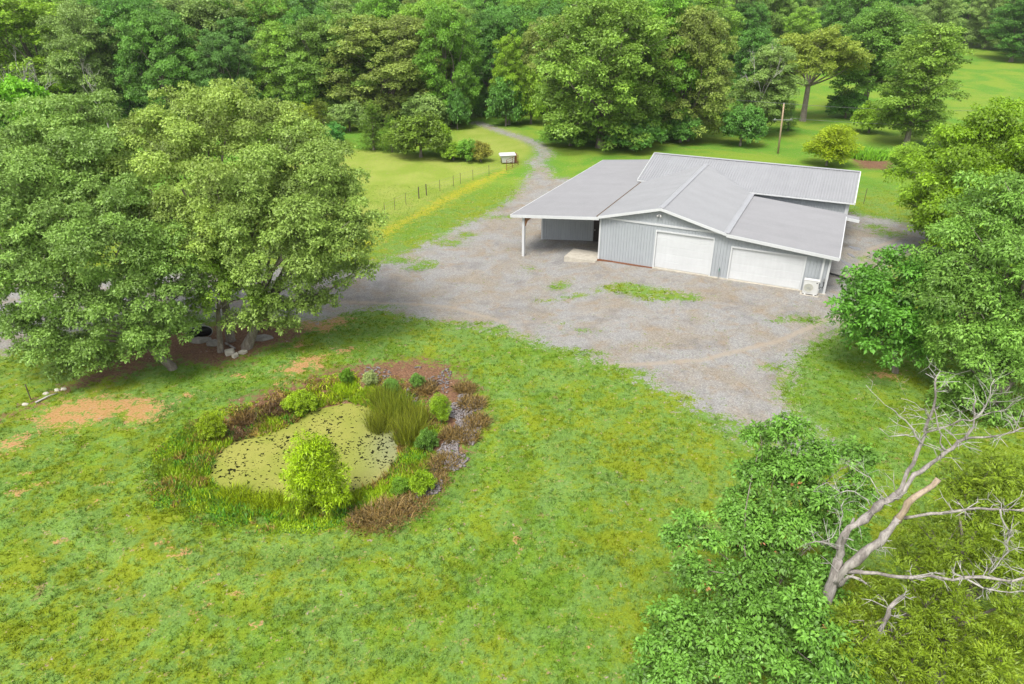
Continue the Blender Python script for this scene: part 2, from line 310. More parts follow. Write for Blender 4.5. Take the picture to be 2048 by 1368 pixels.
psd = poly_sd(POND, XX, YY); lt = np.maximum(lt, np.clip(1+psd/.6, 0, 1))
fl = np.clip(.42+poly_sd(G(FLOWER), XX, YY)/2.4, 0, 1)
me_ = np.clip(.5+poly_sd(G(MEADOW), XX, YY)/2.5, 0, 1)
far = ss(66, 84, YY)*(1-me_); trk = np.max([np.clip(1-line_d(G(p), XX, YY)/.5, 0, 1)*(.55 if i < 8 else 1.) for i, p in enumerate(TRK)], 0)
for px, py, rx, ry in ((35,985,26,10),(75,970,22,8),(205,968,16,6),(190,1005,12,8),(320,1085,34,9),(365,1105,26,8),(400,1222,14,16),(345,1095,20,6),(110,1085,14,7),(60,945,16,6),(515,1250,20,8),(560,1015,14,5),(430,1160,16,7),(650,1060,24,6),(475,1190,14,8),(1035,1080,10,14),(1180,1290,18,8),(640,735,24,7),(690,700,30,8),(600,690,24,8),(560,765,18,5),(480,752,30,6),(370,790,26,6),(1775,750,36,11),(1760,752,24,8),(670,640,40,10),(1620,905,40,8)):
    c = at(px, py); ex = abs(at(px+rx, py)[0]-c[0]); ey = abs(at(px, py-ry)[1]-c[1]); cl = np.maximum(cl, .62*np.exp(-(((XX-c[0])/ex)**2+((YY-c[1])/ey)**2)))
cl = np.where(gr > .6, 0, cl); lt = np.where(gr > .6, 0, lt)

nx, ny = len(gx), len(gy); VV = np.stack([XX.ravel(), YY.ravel(), ZZ.ravel()], 1)
ii = (np.arange(ny-1)[:, None]*nx+np.arange(nx-1)[None]).ravel(); FF = np.stack([ii, ii+1, ii+nx+1, ii+nx], 1)
fm = lambda a: a.ravel()[FF].mean(1)
cls = np.zeros(len(FF), int); cls[fm(gr) > .5] = 1; cls[(cls == 0) & (fm(cl) > .5)] = 2; cls[(cls == 0) & (fm(lt) > .5)] = 3
C1 = np.stack([gr, cl, lt, trk], -1).reshape(-1, 4); mow = np.where(YY < 40, .5+.5*np.sin(psd*2.3+1.2*(vnoise(XX, YY, .22, 3)-.5)*6), .5)*np.exp(-(np.maximum(0, -psd-3)/6)**2)*(psd < -2.2)+.5*(1-np.exp(-(np.maximum(0, -psd-3)/6)**2)*(psd < -2.2))
C2 = np.stack([fl, me_, far, mow], -1).reshape(-1, 4)
for k, nm in enumerate(('ground', 'gravel_yard', 'bare_clay', 'leaf_litter')):
    sel = FF[cls == k]; u, inv = np.unique(sel, return_inverse=True)
    me = npmesh(nm, VV[u], inv.reshape(-1, 4), M['ground'], True)
    for an, C in (('m1', C1), ('m2', C2)):
        a = me.attributes.new(an, 'FLOAT_COLOR', 'POINT'); a.data.foreach_set('color', C[u].astype(np.float32).ravel())
    struct(add(nm, me))

# pond: one sheet of water covered with duckweed, its shore where the bank comes through
pc = POND[:, :2].mean(0); ring = [pc+(p-pc)*1.14 for p in POND[:, :2]]
V = []; F = []; NR = 14; K = len(ring)
for r in range(NR+1):
    for p in ring: q = pc+(p-pc)*(r/NR if r else .001); V.append((q[0], q[1], ZW))
for r in range(NR):
    for k in range(K): F.append((r*K+k, r*K+(k+1) % K, (r+1)*K+(k+1) % K, (r+1)*K+k))
me = mkmesh('pond', V, F, M['pond']); a = me.attributes.new('thin', 'FLOAT', 'POINT')
e = at(790, 880, ZW); a.data.foreach_set('value', np.array([float(np.exp(-(((v[0]-e[0])/1.2)**2+((v[1]-e[1])/2.6)**2))) for v in V], np.float32))  # mask for the thin cover and painted sky reflection on the right side
struct(add('pond', me))
for px, py, rx, ry in ((1710,497,9,5),(1692,527,6,7),(1703,512,4,6)):
    c = gp(px, py); mb = MB(); n = 18; zt = c[2]+.02
    sx = abs(at(px+rx, py)[0]-at(px, py)[0]); sy = abs(at(px, py-ry)[1]-at(px, py)[1])
    lo = [(c[0]+math.cos(t)*sx*(1+.3*math.sin(3*t+px)), c[1]+math.sin(t)*sy*(1+.3*math.cos(2*t+px)), zt-.12) for t in np.linspace(0, 2*math.pi, n, endpoint=False)]
    mb.prism(lo, [(p[0], p[1], zt) for p in lo]); struct(mb.build('puddle', M['puddle']))

# ------------------------------------------------------------------ the metal building (local axes: s along the front, t back, z up)
from mathutils import Matrix
BW = at(1197, 520, 0); BR = math.radians(-25.8)
def bw(s, t, z=0.0): return Vector((BW[0]+s*math.cos(BR)-t*math.sin(BR), BW[1]+s*math.sin(BR)+t*math.cos(BR), z))
bld = thing('metal_workshop_building', 'long grey metal workshop with ribbed roofs, two white garage doors and an open porch', 'building', (BW[0], BW[1], 0), BR)
PW, RIB = .91, .2275
def profile(w, h):
    pts = [(0, 0)]; u = RIB/2
    while u < w-.02: pts += [(u-.036, 0), (u-.016, h), (u+.016, h), (u+.036, 0)]; u += RIB
    return pts+[(w, 0)]
_pm = {}
def roof_slope(o, U, Vd, width, length, m, label=None):
    """slab under, ribbed sheets on top; o = upper corner, U along the ridge, Vd down the slope"""
    U = Vector(U).normalized(); Vd = Vector(Vd).normalized(); Nn = U.cross(Vd); o = Vector(o)
    if Nn.z < 0: Nn = -Nn
    lo = [o-Nn*.10, o+U*width-Nn*.10, o+U*width+Vd*length-Nn*.10, o+Vd*length-Nn*.10]
    r = MB().prism([tuple(p) for p in lo], [tuple(p+Nn*.08) for p in lo]).build('roof', m, bld)
    if label: r['label'] = label
    key = (round(length, 2), m.name)
    if key not in _pm:
        pr = profile(PW-.004, .055); v = []; f = []
        for a, h in pr: v += [(a, 0, h), (a, length+.03, h)]
        n = len(pr)
        for i in range(n-1): f.append((2*i, 2*i+2, 2*i+3, 2*i+1))
        b = len(v); v += [(0,0,-.012),(PW-.004,0,-.012),(PW-.004,length+.03,-.012),(0,length+.03,-.012)]; f.append((b,b+3,b+2,b+1))
        f += [(b, b+1, 2*(n-1), 0), (b+3, 1, 2*(n-1)+1, b+2)]
        _pm[key] = mkmesh('roof_panel', v, f, m)
    k = 0
    while k*PW < width-.05:
        p = add('roof_panel', _pm[key], r); w = min(PW, width-k*PW)
        Mx = Matrix((( U.x, Vd.x, Nn.x), (U.y, Vd.y, Nn.y), (U.z, Vd.z, Nn.z))).to_4x4(); Mx.translation = o+U*(k*PW)
        p.matrix_basis = Mx @ Matrix.Diagonal((w/PW, 1, 1, 1)); k += 1
    return r
TF = -.36
def slope(s0, z0, s1, z1, t0, t1, m, label=None):      # slope falling along s
    return roof_slope((s0, t0, z0), (0, 1, 0), (s1-s0, 0, z1-z0), t1-t0, math.hypot(s1-s0, z1-z0), m, label)
slope(.05, 3.60, -7.62, 2.83, TF, 22.9, M['roof_dark'], 'wide low sloping grey porch roof on the left side')
slope(4.70, 4.90, -.12, 3.66, TF, 16.2, M['roof'])
slope(4.70, 4.90, 9.62, 3.66, TF, 16.2, M['roof'])
slope(9.45, 3.62, 17.22, 2.98, TF, 11.4, M['roof_dark'])
def slope_t(t0, z0, t1, z1, s0, s1, m): return roof_slope((s0, t0, z0), (1, 0, 0), (0, t1-t0, z1-z0), s1-s0, math.hypot(t1-t0, z1-z0), m)
slope_t(17.25, 5.25, 11.95, 3.78, -.58, 17.62, M['roof']); slope_t(17.25, 5.25, 22.55, 3.78, -.58, 17.62, M['roof'])
def strip(name, p, q, down, out, m, up=.03, label=None):   # a trim board from p to q hanging down
    p = Vector(p); q = Vector(q); d = Vector(out)
    lo = [p+Vector((0,0,-down)), q+Vector((0,0,-down)), q+Vector((0,0,-down))+d, p+Vector((0,0,-down))+d]
    hi = [p+Vector((0,0,up)), q+Vector((0,0,up)), q+Vector((0,0,up))+d, p+Vector((0,0,up))+d]
    r = MB().prism([tuple(x) for x in lo], [tuple(x) for x in hi]).build(name, m, bld)
    if label: r['label'] = label
    return r
W_ = M['white']
strip('fascia', (-7.66, TF-.005, 2.83), (-.03, TF-.005, 3.60), .20, (0, -.05, 0), W_)
strip('fascia', (-.14, TF-.01, 3.66), (4.70, TF-.01, 4.90), .17, (0, -.055, 0), W_)
strip('fascia', (4.705, TF-.01, 4.90), (9.62, TF-.01, 3.66), .17, (0, -.055, 0), W_)
strip('fascia', (9.63, TF-.005, 3.61), (17.26, TF-.005, 2.98), .20, (0, -.05, 0), W_)
strip('gutter', (-7.64, TF-.02, 2.83), (-7.64, 22.92, 2.83), .14, (-.07, 0, 0), W_)
strip('gutter', (17.24, TF-.02, 2.98), (17.24, 10.5, 2.98), .14, (.07, 0, 0), W_)
strip('rake_trim', (-.60, 11.93, 3.80), (-.60, 17.25, 5.27), .16, (-.06, 0, 0), W_); strip('rake_trim', (-.60, 17.26, 5.27), (-.60, 22.58, 3.80), .16, (-.06, 0, 0), W_)
strip('rake_trim', (17.64, 11.93, 3.80), (17.64, 17.25, 5.27), .16, (.09, 0, 0), W_); strip('rake_trim', (17.64, 17.26, 5.27), (17.64, 22.58, 3.80), .16, (.09, 0, 0), W_)
strip('eave_trim', (-.58, 11.93, 3.78), (17.62, 11.93, 3.78), .11, (0, -.06, 0), W_, .0)
strip('fascia', (-7.6, 22.93, 2.83), (-.02, 22.93, 3.58), .18, (0, .05, 0), W_)
def cap(p, q, a, h, m=None):     # folded ridge cap
    p = Vector(p); q = Vector(q); a = Vector(a)
    MB().prism([tuple(p-a-Vector((0,0,h))), tuple(p), tuple(p+a-Vector((0,0,h))), tuple(p-Vector((0,0,h+.02)))], [tuple(q-a-Vector((0,0,h))), tuple(q), tuple(q+a-Vector((0,0,h))), tuple(q-Vector((0,0,h+.02)))]).build('ridge_cap', m or M['cap'], bld)
cap((4.70, TF-.02, 4.985), (4.70, 16.15, 4.985), (.20, 0, 0), .055); cap((-.6, 17.25, 5.335), (17.64, 17.25, 5.335), (0, .2, 0), .06)
strip('flashing', (9.40, TF, 3.715), (9.40, 11.9, 3.715), .02, (.42, 0, -.035), M['cap'], .025)
strip('flashing', (-.34, TF+.1, 3.595), (-.34, 12.0, 3.595), .02, (.2, 0, .02), M['post'], .045)
# walls: ribbed sheets between openings
def roofline(s):
    if s < 9.5: return 3.66+1.24*(1-abs(s-4.7)/4.80)
    return 3.62-(s-9.5)*.0824
def wall_panel(parent, s0, s1, t, zb, ztop, d=-1, axis='s'):
    pr = profile(s1-s0, .036); v = []; f = []
    for a, h in pr:
        s = s0+a; tt = t+d*h
        for z in (zb, ztop(s)): v.append((s, tt, z) if axis == 's' else (tt, s, z))
    n = len(pr)
    for i in range(n-1): f.append((2*i, 2*i+2, 2*i+3, 2*i+1) if (d < 0) == (axis == 's') else (2*i, 2*i+1, 2*i+3, 2*i+2))
    return add('wall_panel', mkmesh('wall_panel', v, f, M['wall']), parent)
def wall_run(name, spans, t, d=-1, axis='s', label=None):
    mb = MB()
    for s0, s1, zb, zt in spans:
        a = (s0, t+.01, zb), (s1, t+.01, zb), (s1, t+.13, zb), (s0, t+.13, zb)
        if d > 0: a = (s0, t-.13, zb), (s1, t-.13, zb), (s1, t-.01, zb), (s0, t-.01, zb)
        fz = lambda p: (p[0], p[1], zt(p[0])-.02)
        n = max(1, int((s1-s0)/.8)) if zt(s0) != zt(s1) else 1
        for k in range(n):
            x0 = s0+(s1-s0)*k/n; x1 = s0+(s1-s0)*(k+1)/n
            b = [(x0, a[0][1], zb), (x1, a[0][1], zb), (x1, a[2][1], zb), (x0, a[2][1], zb)]; h = [fz(p) for p in b]
            if axis == 't': b = [(p[1], p[0], p[2]) for p in b][::-1]; h = [(p[1], p[0], p[2]) for p in h][::-1]
            mb.prism(b, h)
    r = mb.build(name, M['wall'], bld)
    if label: r['label'] = label
    for s0, s1, zb, zt in spans:
        s = s0
        while s < s1-.02: e = min(s+PW, s1); e = s1 if s1-e < .12 else e; wall_panel(r, s, e, t, zb, zt, d, axis); s = e
    return r
und = lambda s: roofline(s)-.13
c = lambda z: (lambda s: z)
D1, D2 = (4.50, 8.74), (10.14, 15.14); ZD = .16
wall_run('front_wall', [(.02, D1[0], .12, c(3.50)), (D1[0], D1[1], 3.05, c(3.50)), (D1[1], 9.42, .12, c(3.50)), (9.42, D2[0], .12, und), (D2[0], D2[1], 2.60, und), (D2[1], 16.74, .12, und)], 0)
wall_run('gable_wall', [(.02, 4.7, 3.55, lambda s: min(und(s), 9)), (4.7, 9.42, 3.55, und)], -.02)
strip('gable_beam', (-.06, -.07, 3.62), (9.46, -.07, 3.62), .15, (0, .06, 0), W_, .0)
wall_run('porch_wall', [(-6.85, -2.1, -.62, c(2.72)), (-2.1, -1.12, 2.05, c(3.2)), (-1.12, -.1, -.5, c(3.2))], 4.5)
wall_run('rear_wall', [(9.0, 17.2, .1, c(3.68))], 12.3)
lt_ = lambda s: 2.80
wall_run('porch_side_wall', [(4.52, 22.7, -.6, c(2.74))], -6.86, 1, 't'); wall_run('side_wall', [(.02, 10.9, .1, c(2.86))], 16.72, -1, 't')
# right and rear outer walls, left wall of the gable wing
for nm, x0, x1, y0, y1, z1 in (('wing_side_wall', .03, .14, .16, 12.2, 3.5), ('rear_side_wall', 17.1, 17.22, 12.44, 22.2, 3.7), ('rear_back_wall', -.2, 17.2, 22.22, 22.34, 3.7), ('rear_end_wall', -.25, -.12, 12.3, 22.2, 3.7)):
    MB().box(x0, x1, y0, y1, -.1, z1).build(nm, M['wall'], bld)
for s0, s1, z1 in ((-.07, .05, 3.47), (16.70, 16.84, 2.92)): MB().box(s0, s1, -.06, .05, .1, z1).build('corner_trim', W_, bld)
MB().box(-6.97, -6.83, 4.44, 4.56, -.62, 2.72).build('corner_trim', W_, bld); MB().box(17.08, 17.26, 12.24, 12.36, .1, 3.62).build('corner_trim', W_, bld)
# garage doors in sections
for (a, b), zt, ns, lab in ((D1, 3.02, 5, 'tall white sectional garage door left of the two'), (D2, 2.57, 4, 'wide low white sectional garage door beside the outdoor unit')):
    d = MB().box(a+.02, b-.02, .085, .11, ZD, zt+.02).build('garage_door', M['door'], bld); d['label'] = lab; h = (zt-ZD)/ns
    for k in range(ns):
        mb = MB(); z0 = ZD+k*h+.006; z1 = ZD+(k+1)*h-.006; e = .012
        lo = [(a+.03, .084, z0), (b-.03, .084, z0), (b-.03, .084, z1), (a+.03, .084, z1)]; hi = [(a+.03+e, .07, z0+e), (b-.03-e, .07, z0+e), (b-.03-e, .07, z1-e), (a+.03+e, .07, z1-e)]
        mb.prism(lo[::-1], hi[::-1]); zm = (z0+z1)/2
        mb.build('door_section', M['door'], d)
    for x0, x1, z0, z1 in ((a-.09, a+.02, .12, zt+.12), (b-.02, b+.09, .12, zt+.12), (a+.021, b-.021, zt, zt+.115)): MB().box(x0, x1, -.045, .08, z0, z1).build('door_trim', W_, bld)
MB().box(-2.08, -1.14, 4.47, 4.58, -.1, 2.04).build('door', M['dark'], bld)
dr = bld.children[-1]; dr['label'] = 'dark entry door under the porch'
MB().box(-1.98, -1.92, 4.42, 4.47, .9, 1.0).build('door_handle', M['steel'], dr)
MB().box(-.08, 4.42, -.10, .06, -.32, .118).build('skirt_board', M['rust'], bld); MB().box(4.43, 16.9, -.16, .13, -.35, .15).build('foundation_sill', M['concrete'], bld)
# porch post with its wooden brace
MB().box(-6.76, -6.54, -.11, .11, -.95, 2.78).build('porch_post', W_, bld)
br = MB(); br.prism([(-6.53, -.03, 2.66), (-6.53, -.03, 1.95), (-6.47, -.03, 1.95), (-6.30, -.03, 2.40), (-5.95, -.03, 2.66)], [(-6.53, .03, 2.66), (-6.53, .03, 1.95), (-6.47, .03, 1.95), (-6.30, .03, 2.40), (-5.95, .03, 2.66)]); br.build('wood_brace', M['brown'], bld)
MB().box(-6.9, -6.7, 22.4, 22.6, -.8, 2.7).build('porch_post', W_, bld)
# twin flood light under the gable peak
fl_ = MB().box(4.52, 4.68, -.12, -.03, 4.28, 4.40).build('flood_light', M['plastic'], bld)
for dx in (-.07, .07): MB().tube([(4.6+dx, -.13, 4.34), (4.6+dx*2, -.30, 4.24)], [.04, .075], 8).build('lamp_head', M['plastic'], fl_)
# small hooded roof at the back right corner, and pipes
hd = MB().prism([(17.25, 10.55, 2.84), (18.25, 10.55, 2.74), (18.25, 11.42, 2.74), (17.25, 11.42, 2.84)], [(17.25, 10.55, 2.93), (18.25, 10.55, 2.83), (18.25, 11.42, 2.83), (17.25, 11.42, 2.93)]).build('side_hood', M['roof_dark'], bld)
MB().prism([(17.25, 10.48, 2.70), (18.28, 10.48, 2.60), (18.28, 10.545, 2.60), (17.25, 10.545, 2.70)], [(17.25, 10.48, 2.92), (18.28, 10.48, 2.82), (18.28, 10.545, 2.82), (17.25, 10.545, 2.92)]).build('hood_fascia', W_, hd)
MB().box(16.30, 16.43, -.10, -.03, .9, 2.86).build('pipe_cover', W_, bld)
MB().tube([(17.30, 12.25, 3.6), (17.30, 12.25, .2)], .05, 8).build('downspout', W_, bld)
bx = MB().box(16.56, 16.68, -.12, -.03, 1.05, 1.30).build('power_box', M['steel'], bld)
MB().tube([(16.62, -.1, 1.05), (16.66, -.16, .8), (16.6, -.2, .62), (16.5, -.25, .72), (16.42, -.35, .6)], .022, 6).build('power_cable', M['black'], bx)

# concrete slab at the porch
sl = thing('concrete_slab', 'pale concrete slab step at the open end of the porch', 'slab', bw(-1.4, .6, -.3), BR)
MB().prism([(-1.4, -1.1, -.4), (1.33, -1.1, -.4), (1.33, 1.1, -.4), (-1.4, 1.1, -.4)], [(-1.38, -1.08, .33), (1.31, -1.08, .33), (1.31, 1.08, .33), (-1.38, 1.08, .33)]).build('slab', M['concrete'], sl)
# outdoor heat-pump unit
ac = thing('outdoor_heat_pump', 'white outdoor heat pump unit with round fan grille by the wide garage door', 'heat pump', bw(15.86, -.45, .02), BR)
MB().box(-.62, .62, -.34, .30, -.2, .10).build('pad', M['concrete'], ac)
for x in (-.30, .30): MB().box(x-.06, x+.06, -.24, .22, .101, .17).build('foot', M['plastic'], ac)
MB().box(-.49, .49, -.19, .19, .171, 1.16).build('casing', M['plastic'], ac); MB().box(-.505, .505, -.205, .205, 1.161, 1.20).build('top_cover', M['plastic'], ac)
MB().box(-.44, .44, -.16, .16, .103, .168).build('underside', M['black'], ac)
ring_ = MB(); P = [(-.13+.32*math.cos(t), -.205, .64+.32*math.sin(t)) for t in np.linspace(0, 2*math.pi, 28)]; ring_.tube(P, .018, 6, False); g = ring_.build('fan_ring', M['plastic'], ac)
MB().tube([(-.13, -.19, .64), (-.13, -.197, .64)], .315, 28).build('fan_opening', M['grille'], ac)
mb = MB()
for r in (.08, .16, .24): mb.tube([(-.13+r*math.cos(t), -.21, .64+r*math.sin(t)) for t in np.linspace(0, 2*math.pi, 20)], .006, 4, False)
for t in np.linspace(0, 2*math.pi, 18, endpoint=False): mb.tube([(-.13+.03*math.cos(t), -.212, .64+.03*math.sin(t)), (-.13+.31*math.cos(t), -.212, .64+.31*math.sin(t))], .005, 4)
mb.build('fan_grille', M['steel'], ac)
for k in range(3):
    t = k*2.09; MB().prism([(-.13, -.2, .64), (-.13+.27*math.cos(t), -.2, .64+.27*math.sin(t)), (-.13+.27*math.cos(t+.8), -.2, .64+.27*math.sin(t+.8))], [(-.13, -.203, .64), (-.13+.27*math.cos(t), -.203, .64+.27*math.sin(t)), (-.13+.27*math.cos(t+.8), -.203, .64+.27*math.sin(t+.8))]).build('fan_blade', M['grille'], ac)
MB().box(.32, .42, -.196, -.191, 1.02, 1.08).build('badge', M['black'], ac); MB().box(.491, .56, -.05, .15, .22, .55).build('valve_cover', M['plastic'], ac)
# yard hydrant between the doors
yh = thing('yard_hydrant', 'small green yard hydrant on the wall between the two garage doors', 'hydrant', bw(9.48, -.22, .05), BR)
MB().tube([(0, 0, -.1), (0, 0, .72)], .028, 8).build('standpipe', M['steel'], yh); M['green'] = simple('green_paint', (.09, .17, .13), .5)
MB().tube([(0, 0, .70), (0, 0, .86)], [.05, .045], 8).build('head', M['green'], yh); MB().tube([(0, -.02, .76), (0, -.16, .66)], .022, 8).build('spout', M['green'], yh); MB().tube([(0, .02, .84), (.02, -.10, 1.02)], .014, 6).build('handle', M['black'], yh)
dp = add('drain_pipe', MB().tube([tuple(bw(16.7, 4.2, .28)), tuple(bw(17.6, 4.0, .22)), tuple(bw(18.2, 3.75, .14))], .07, 10).build('x', M['black']).data); bpy.data.objects.remove(bpy.data.objects['x'])
tag(dp, 'black corrugated drain pipe lying beside the right wall of the building', 'pipe')

# ------------------------------------------------------------------ trees
def unit(v): return v/np.maximum(np.linalg.norm(v, axis=-1, keepdims=True), 1e-9)
def leaf_mesh(name, rng, clumps, per_m2, L, Wd, mat_, spray=5, droop=.4, up=.5, spread=1.0, jitter=.25, tri=False):
    """clumps: rows cx,cy,cz,rx,rz,tint. Leaves stand in sprays over each clump's shell and thin out inside."""
    C = np.asarray(clumps, float); n = np.maximum(6, (per_m2*4*math.pi*C[:, 3]*(C[:, 3]+C[:, 4])/2)/spray).astype(int)
    idx = np.repeat(np.arange(len(C)), n); k = len(idx); c = C[idx]
    d = unit(rng.normal(size=(k, 3))); low = (d[:, 2] < -.1) & (rng.random(k) < .78); d[low, 2] *= -1
    rad = (.70+.34*rng.random(k)**.6)*(1+jitter*rng.normal(size=k)*.4)
    p = c[:, :3]+d*np.stack([c[:, 3], c[:, 3], c[:, 4]], 1)*rad[:, None]
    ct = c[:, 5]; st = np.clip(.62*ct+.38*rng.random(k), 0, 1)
    # sprays
    p = np.repeat(p, spray, 0); d = np.repeat(d, spray, 0); st = np.repeat(st, spray); m = len(p)
    a = rng.normal(size=(m, 3)); ax = unit(a*spread+d*.7+np.array([0, 0, -droop+.25])); base = p+a*L*.25
    nn = unit(d*.95+np.array([0, 0, up])+rng.normal(size=(m, 3))*.38); side = unit(np.cross(ax, nn))
    g_ = (.55+.95*rng.random(m)**1.4)[:, None]; l = L*g_; wv = Wd*g_*(.8+.4*rng.random(m))[:, None]
    mid = base+ax*l*.45+nn*l*.06; tip = base+ax*l+np.array([0, 0, -1])*l*droop*.5
    if tri: V = np.stack([base+ax*l*.15-side*wv*.55, tip, base+ax*l*.3+side*wv*.55], 1).reshape(-1, 3); F = np.arange(m*3).reshape(-1, 3)
    else: V = np.stack([base, mid-side*wv*.5, tip, mid+side*wv*.5], 1).reshape(-1, 3); F = np.arange(m*4).reshape(-1, 4)
    tint = np.clip(st*.75+.25*rng.random(m)+.0, 0, 1)
    if mat_.name.startswith('maple'): tint = np.where(tint > .985, .98, tint); r_ = np.repeat(rng.random(k) < .0028, spray); tint[r_] = 1.
    return npmesh(name, V, F, mat_, False, tint)
def subclumps(rng, lobes, dens=1.0, frac=.36, tvar=1.0, flatc=.62):
    """break each lobe (x,y,z,rx,rz) into smaller clumps over its surface"""
    out = []
    for (x, y, z, rx, rz) in lobes:
        r = frac*rx; n = max(5, int(dens*9.5*(rx/max(r, .01)/2.8)**2))
        lt = rng.random()*.4
        for i in range(n):
            u = (i+.5)/n; zz = 1-1.75*u; th = i*2.39996+rng.random()*.9; h = math.sqrt(max(0, 1-zz*zz)); f = .66+.42*rng.random()
            q = r*(.55+.85*rng.random()); out.append((x+rx*f*h*math.cos(th), y+rx*f*h*math.sin(th), z+rz*f*zz, q, q*flatc, np.clip(lt+rng.random()*.65*tvar, 0, 1)))
        out.append((x, y, z, rx*.55, rz*.55, .0))  # core clump takes the darkest tint: inner shade put into the leaf colour
    return out
def limb(mb, p, q, r0, r1, rng, bow=.12, n=5, sides=7):
    p = np.array(p, float); q = np.array(q, float); L = np.linalg.norm(q-p); off = rng.normal(size=3)*L*bow*.5; pts = []; rr = []
    for i in range(n+1):
        t = i/n; s = math.sin(math.pi*t); pts.append(tuple(p+(q-p)*t+off*s+np.array([0, 0, 1])*L*.08*s)); rr.append(r0+(r1-r0)*t**.8)
    mb.tube(pts, rr, sides, False)
def trunk_mesh(rng, base, lobes, r0, fork=.35, lean=None, subl=True):
    """tapered trunk with a flared foot, a limb to every lobe and forks beyond it"""
    mb = MB(); base = np.array(base, float); Lb = np.array([l[:3] for l in lobes]); top = Lb[np.argmax(Lb[:, 2])]
    cen = Lb.mean(0); H = top[2]-base[2]; f = base+(cen-base)*np.array([fork, fork, 0])+np.array([0, 0, max(.8, (Lb[:, 2].min()-base[2])*.6+.12*H)])
    f[2] = min(f[2], base[2]+.5*H)
    mb.tube([tuple(base+np.array([0, 0, -.3])), tuple(base+np.array([0, 0, .15])), tuple(base+(f-base)*.4+rng.normal(size=3)*.05*r0), tuple(f)], [r0*1.6, r0*1.25, r0, r0*.85], 10, False)
    for l in lobes:
        e = np.array(l[:3])+np.array([0, 0, -.25*l[4]]); limb(mb, f, e, r0*.42, r0*.12, rng)
        if subl:
            for _ in range(3): v = rng.normal(size=3); v[2] = abs(v[2])*.6; limb(mb, e-(e-f)*.15*rng.random(), np.array(l[:3])+v/np.linalg.norm(v)*l[3]*.8, r0*.15, r0*.04, rng, .2, 4, 5)
    return mb
def near_tree(name, label, cat, base, lobes_px, col, r0, per_m2=55, L=.17, Wd=.07, spray=5, m='leaf', group=None, droop=.5, seed=1, dens=1., frac=.36, bark='bark', flat=.82, jitter=.25, grow=1.14, tri=False):
    rng = np.random.default_rng(seed); root = thing(name, label, cat, base, 0, group); b = np.array(base, float)
    lobes = []
    for px, py, Y, r in lobes_px: p = atY(px, py, Y)-b; r *= grow; lobes.append((p[0], p[1], p[2], r, r*flat))
    tr = trunk_mesh(rng, (0, 0, 0), lobes, r0).build('trunk', M[bark], root, True)
    cr = add('crown', leaf_mesh(name+'_crown', rng, subclumps(rng, lobes, dens, frac), per_m2, L, Wd, M[m], spray, droop, jitter=jitter, tri=tri), root); cr.color = (*col, 1)
    return root
GOAK = 'big oaks beside the gravel drive'
OC = (.132, .168, .080)
oakkw = dict(L=.14, Wd=.085, per_m2=150, droop=.35, frac=.29, grow=1.03, tri=True)
near_tree('oak_tree', 'broad oak with thick grey trunk, rightmost of the oak cluster beside the drive', 'tree', gp(495,697), [(480,560,35.8,1.2),(600,480,35.4,1.5),(520,640,35.3,.8),(650,600,36,.8),(450,520,36.5,1.5),(530,380,38,2.2),(720,540,36.4,.9),(610,610,35.8,1.0),(610,400,38,3.3),(700,445,37,1.6),(560,500,35.5,2.4),(640,550,36.5,1.7),(590,310,40.5,2.6),(540,610,35.6,1.25),(690,480,36,1.5),(640,470,35.8,1.8),(500,450,36,1.9),(655,370,39,1.9),(480,640,35.2,.8),(575,650,35.6,.7)], OC, .27, group=GOAK, seed=11, **oakkw)
near_tree('oak_tree', 'tall oak in the middle of the oak cluster, its pale top highest', 'tree', gp(462,682), [(280,290,41,1.7),(300,250,42.5,1.2),(430,270,41,3.0),(350,310,40,2.8),(440,390,37,2.5),(520,255,42,2.4),(430,205,43,1.4),(360,205,43,1.2),(330,420,37,2.0),(480,190,43,1.0),(570,240,42.5,1.3),(400,480,35.5,1.6)], (.145, .175, .082), .22, group=GOAK, seed=12, **oakkw)
near_tree('oak_tree', 'low spreading oak drooping over the leaf litter at the left', 'tree', gp(345,738), [(220,480,34,2.7),(120,570,33.5,2.4),(230,640,32.5,1.9),(300,590,33.5,1.8),(105,690,32.2,1.6),(290,690,32.2,1.15),(190,715,31.8,1.1),(30,540,33,2.2),(130,740,31.5,.7),(60,640,32.6,1.4),(340,660,33,1.1),(170,600,33.2,1.6),(330,520,34.6,1.5),(270,560,34,1.3),(20,650,33,1.3),(380,570,34.4,1.0)], (.108, .155, .072), .21, group=GOAK, seed=13, **oakkw)
near_tree('oak_tree', 'grey-green oak at the far left of the oak cluster, partly out of frame', 'tree', gp(150,640), [(120,330,39,3.0),(40,400,37,2.8),(210,340,39.5,2.7),(150,245,41.5,2.2),(50,290,40,2.4),(240,430,36.5,2.1),(110,450,36,2.2),(-60,420,37,2.8),(180,410,37,2.0),(60,500,35,2.0),(-20,560,34.5,1.8),(300,470,36.5,1.4)], (.112, .155, .080), .24, group=GOAK, seed=14, **oakkw)
near_tree('oak_tree', 'slender young oak with thin leaning trunk in front of the oak cluster', 'tree', gp(442,704), [(440,580,35.2,1.0),(400,610,34.8,.85),(475,560,35.5,.8),(420,520,35.4,.9),(510,600,35,.55)], (.105, .15, .04), .15, group=GOAK, seed=15, **oakkw)
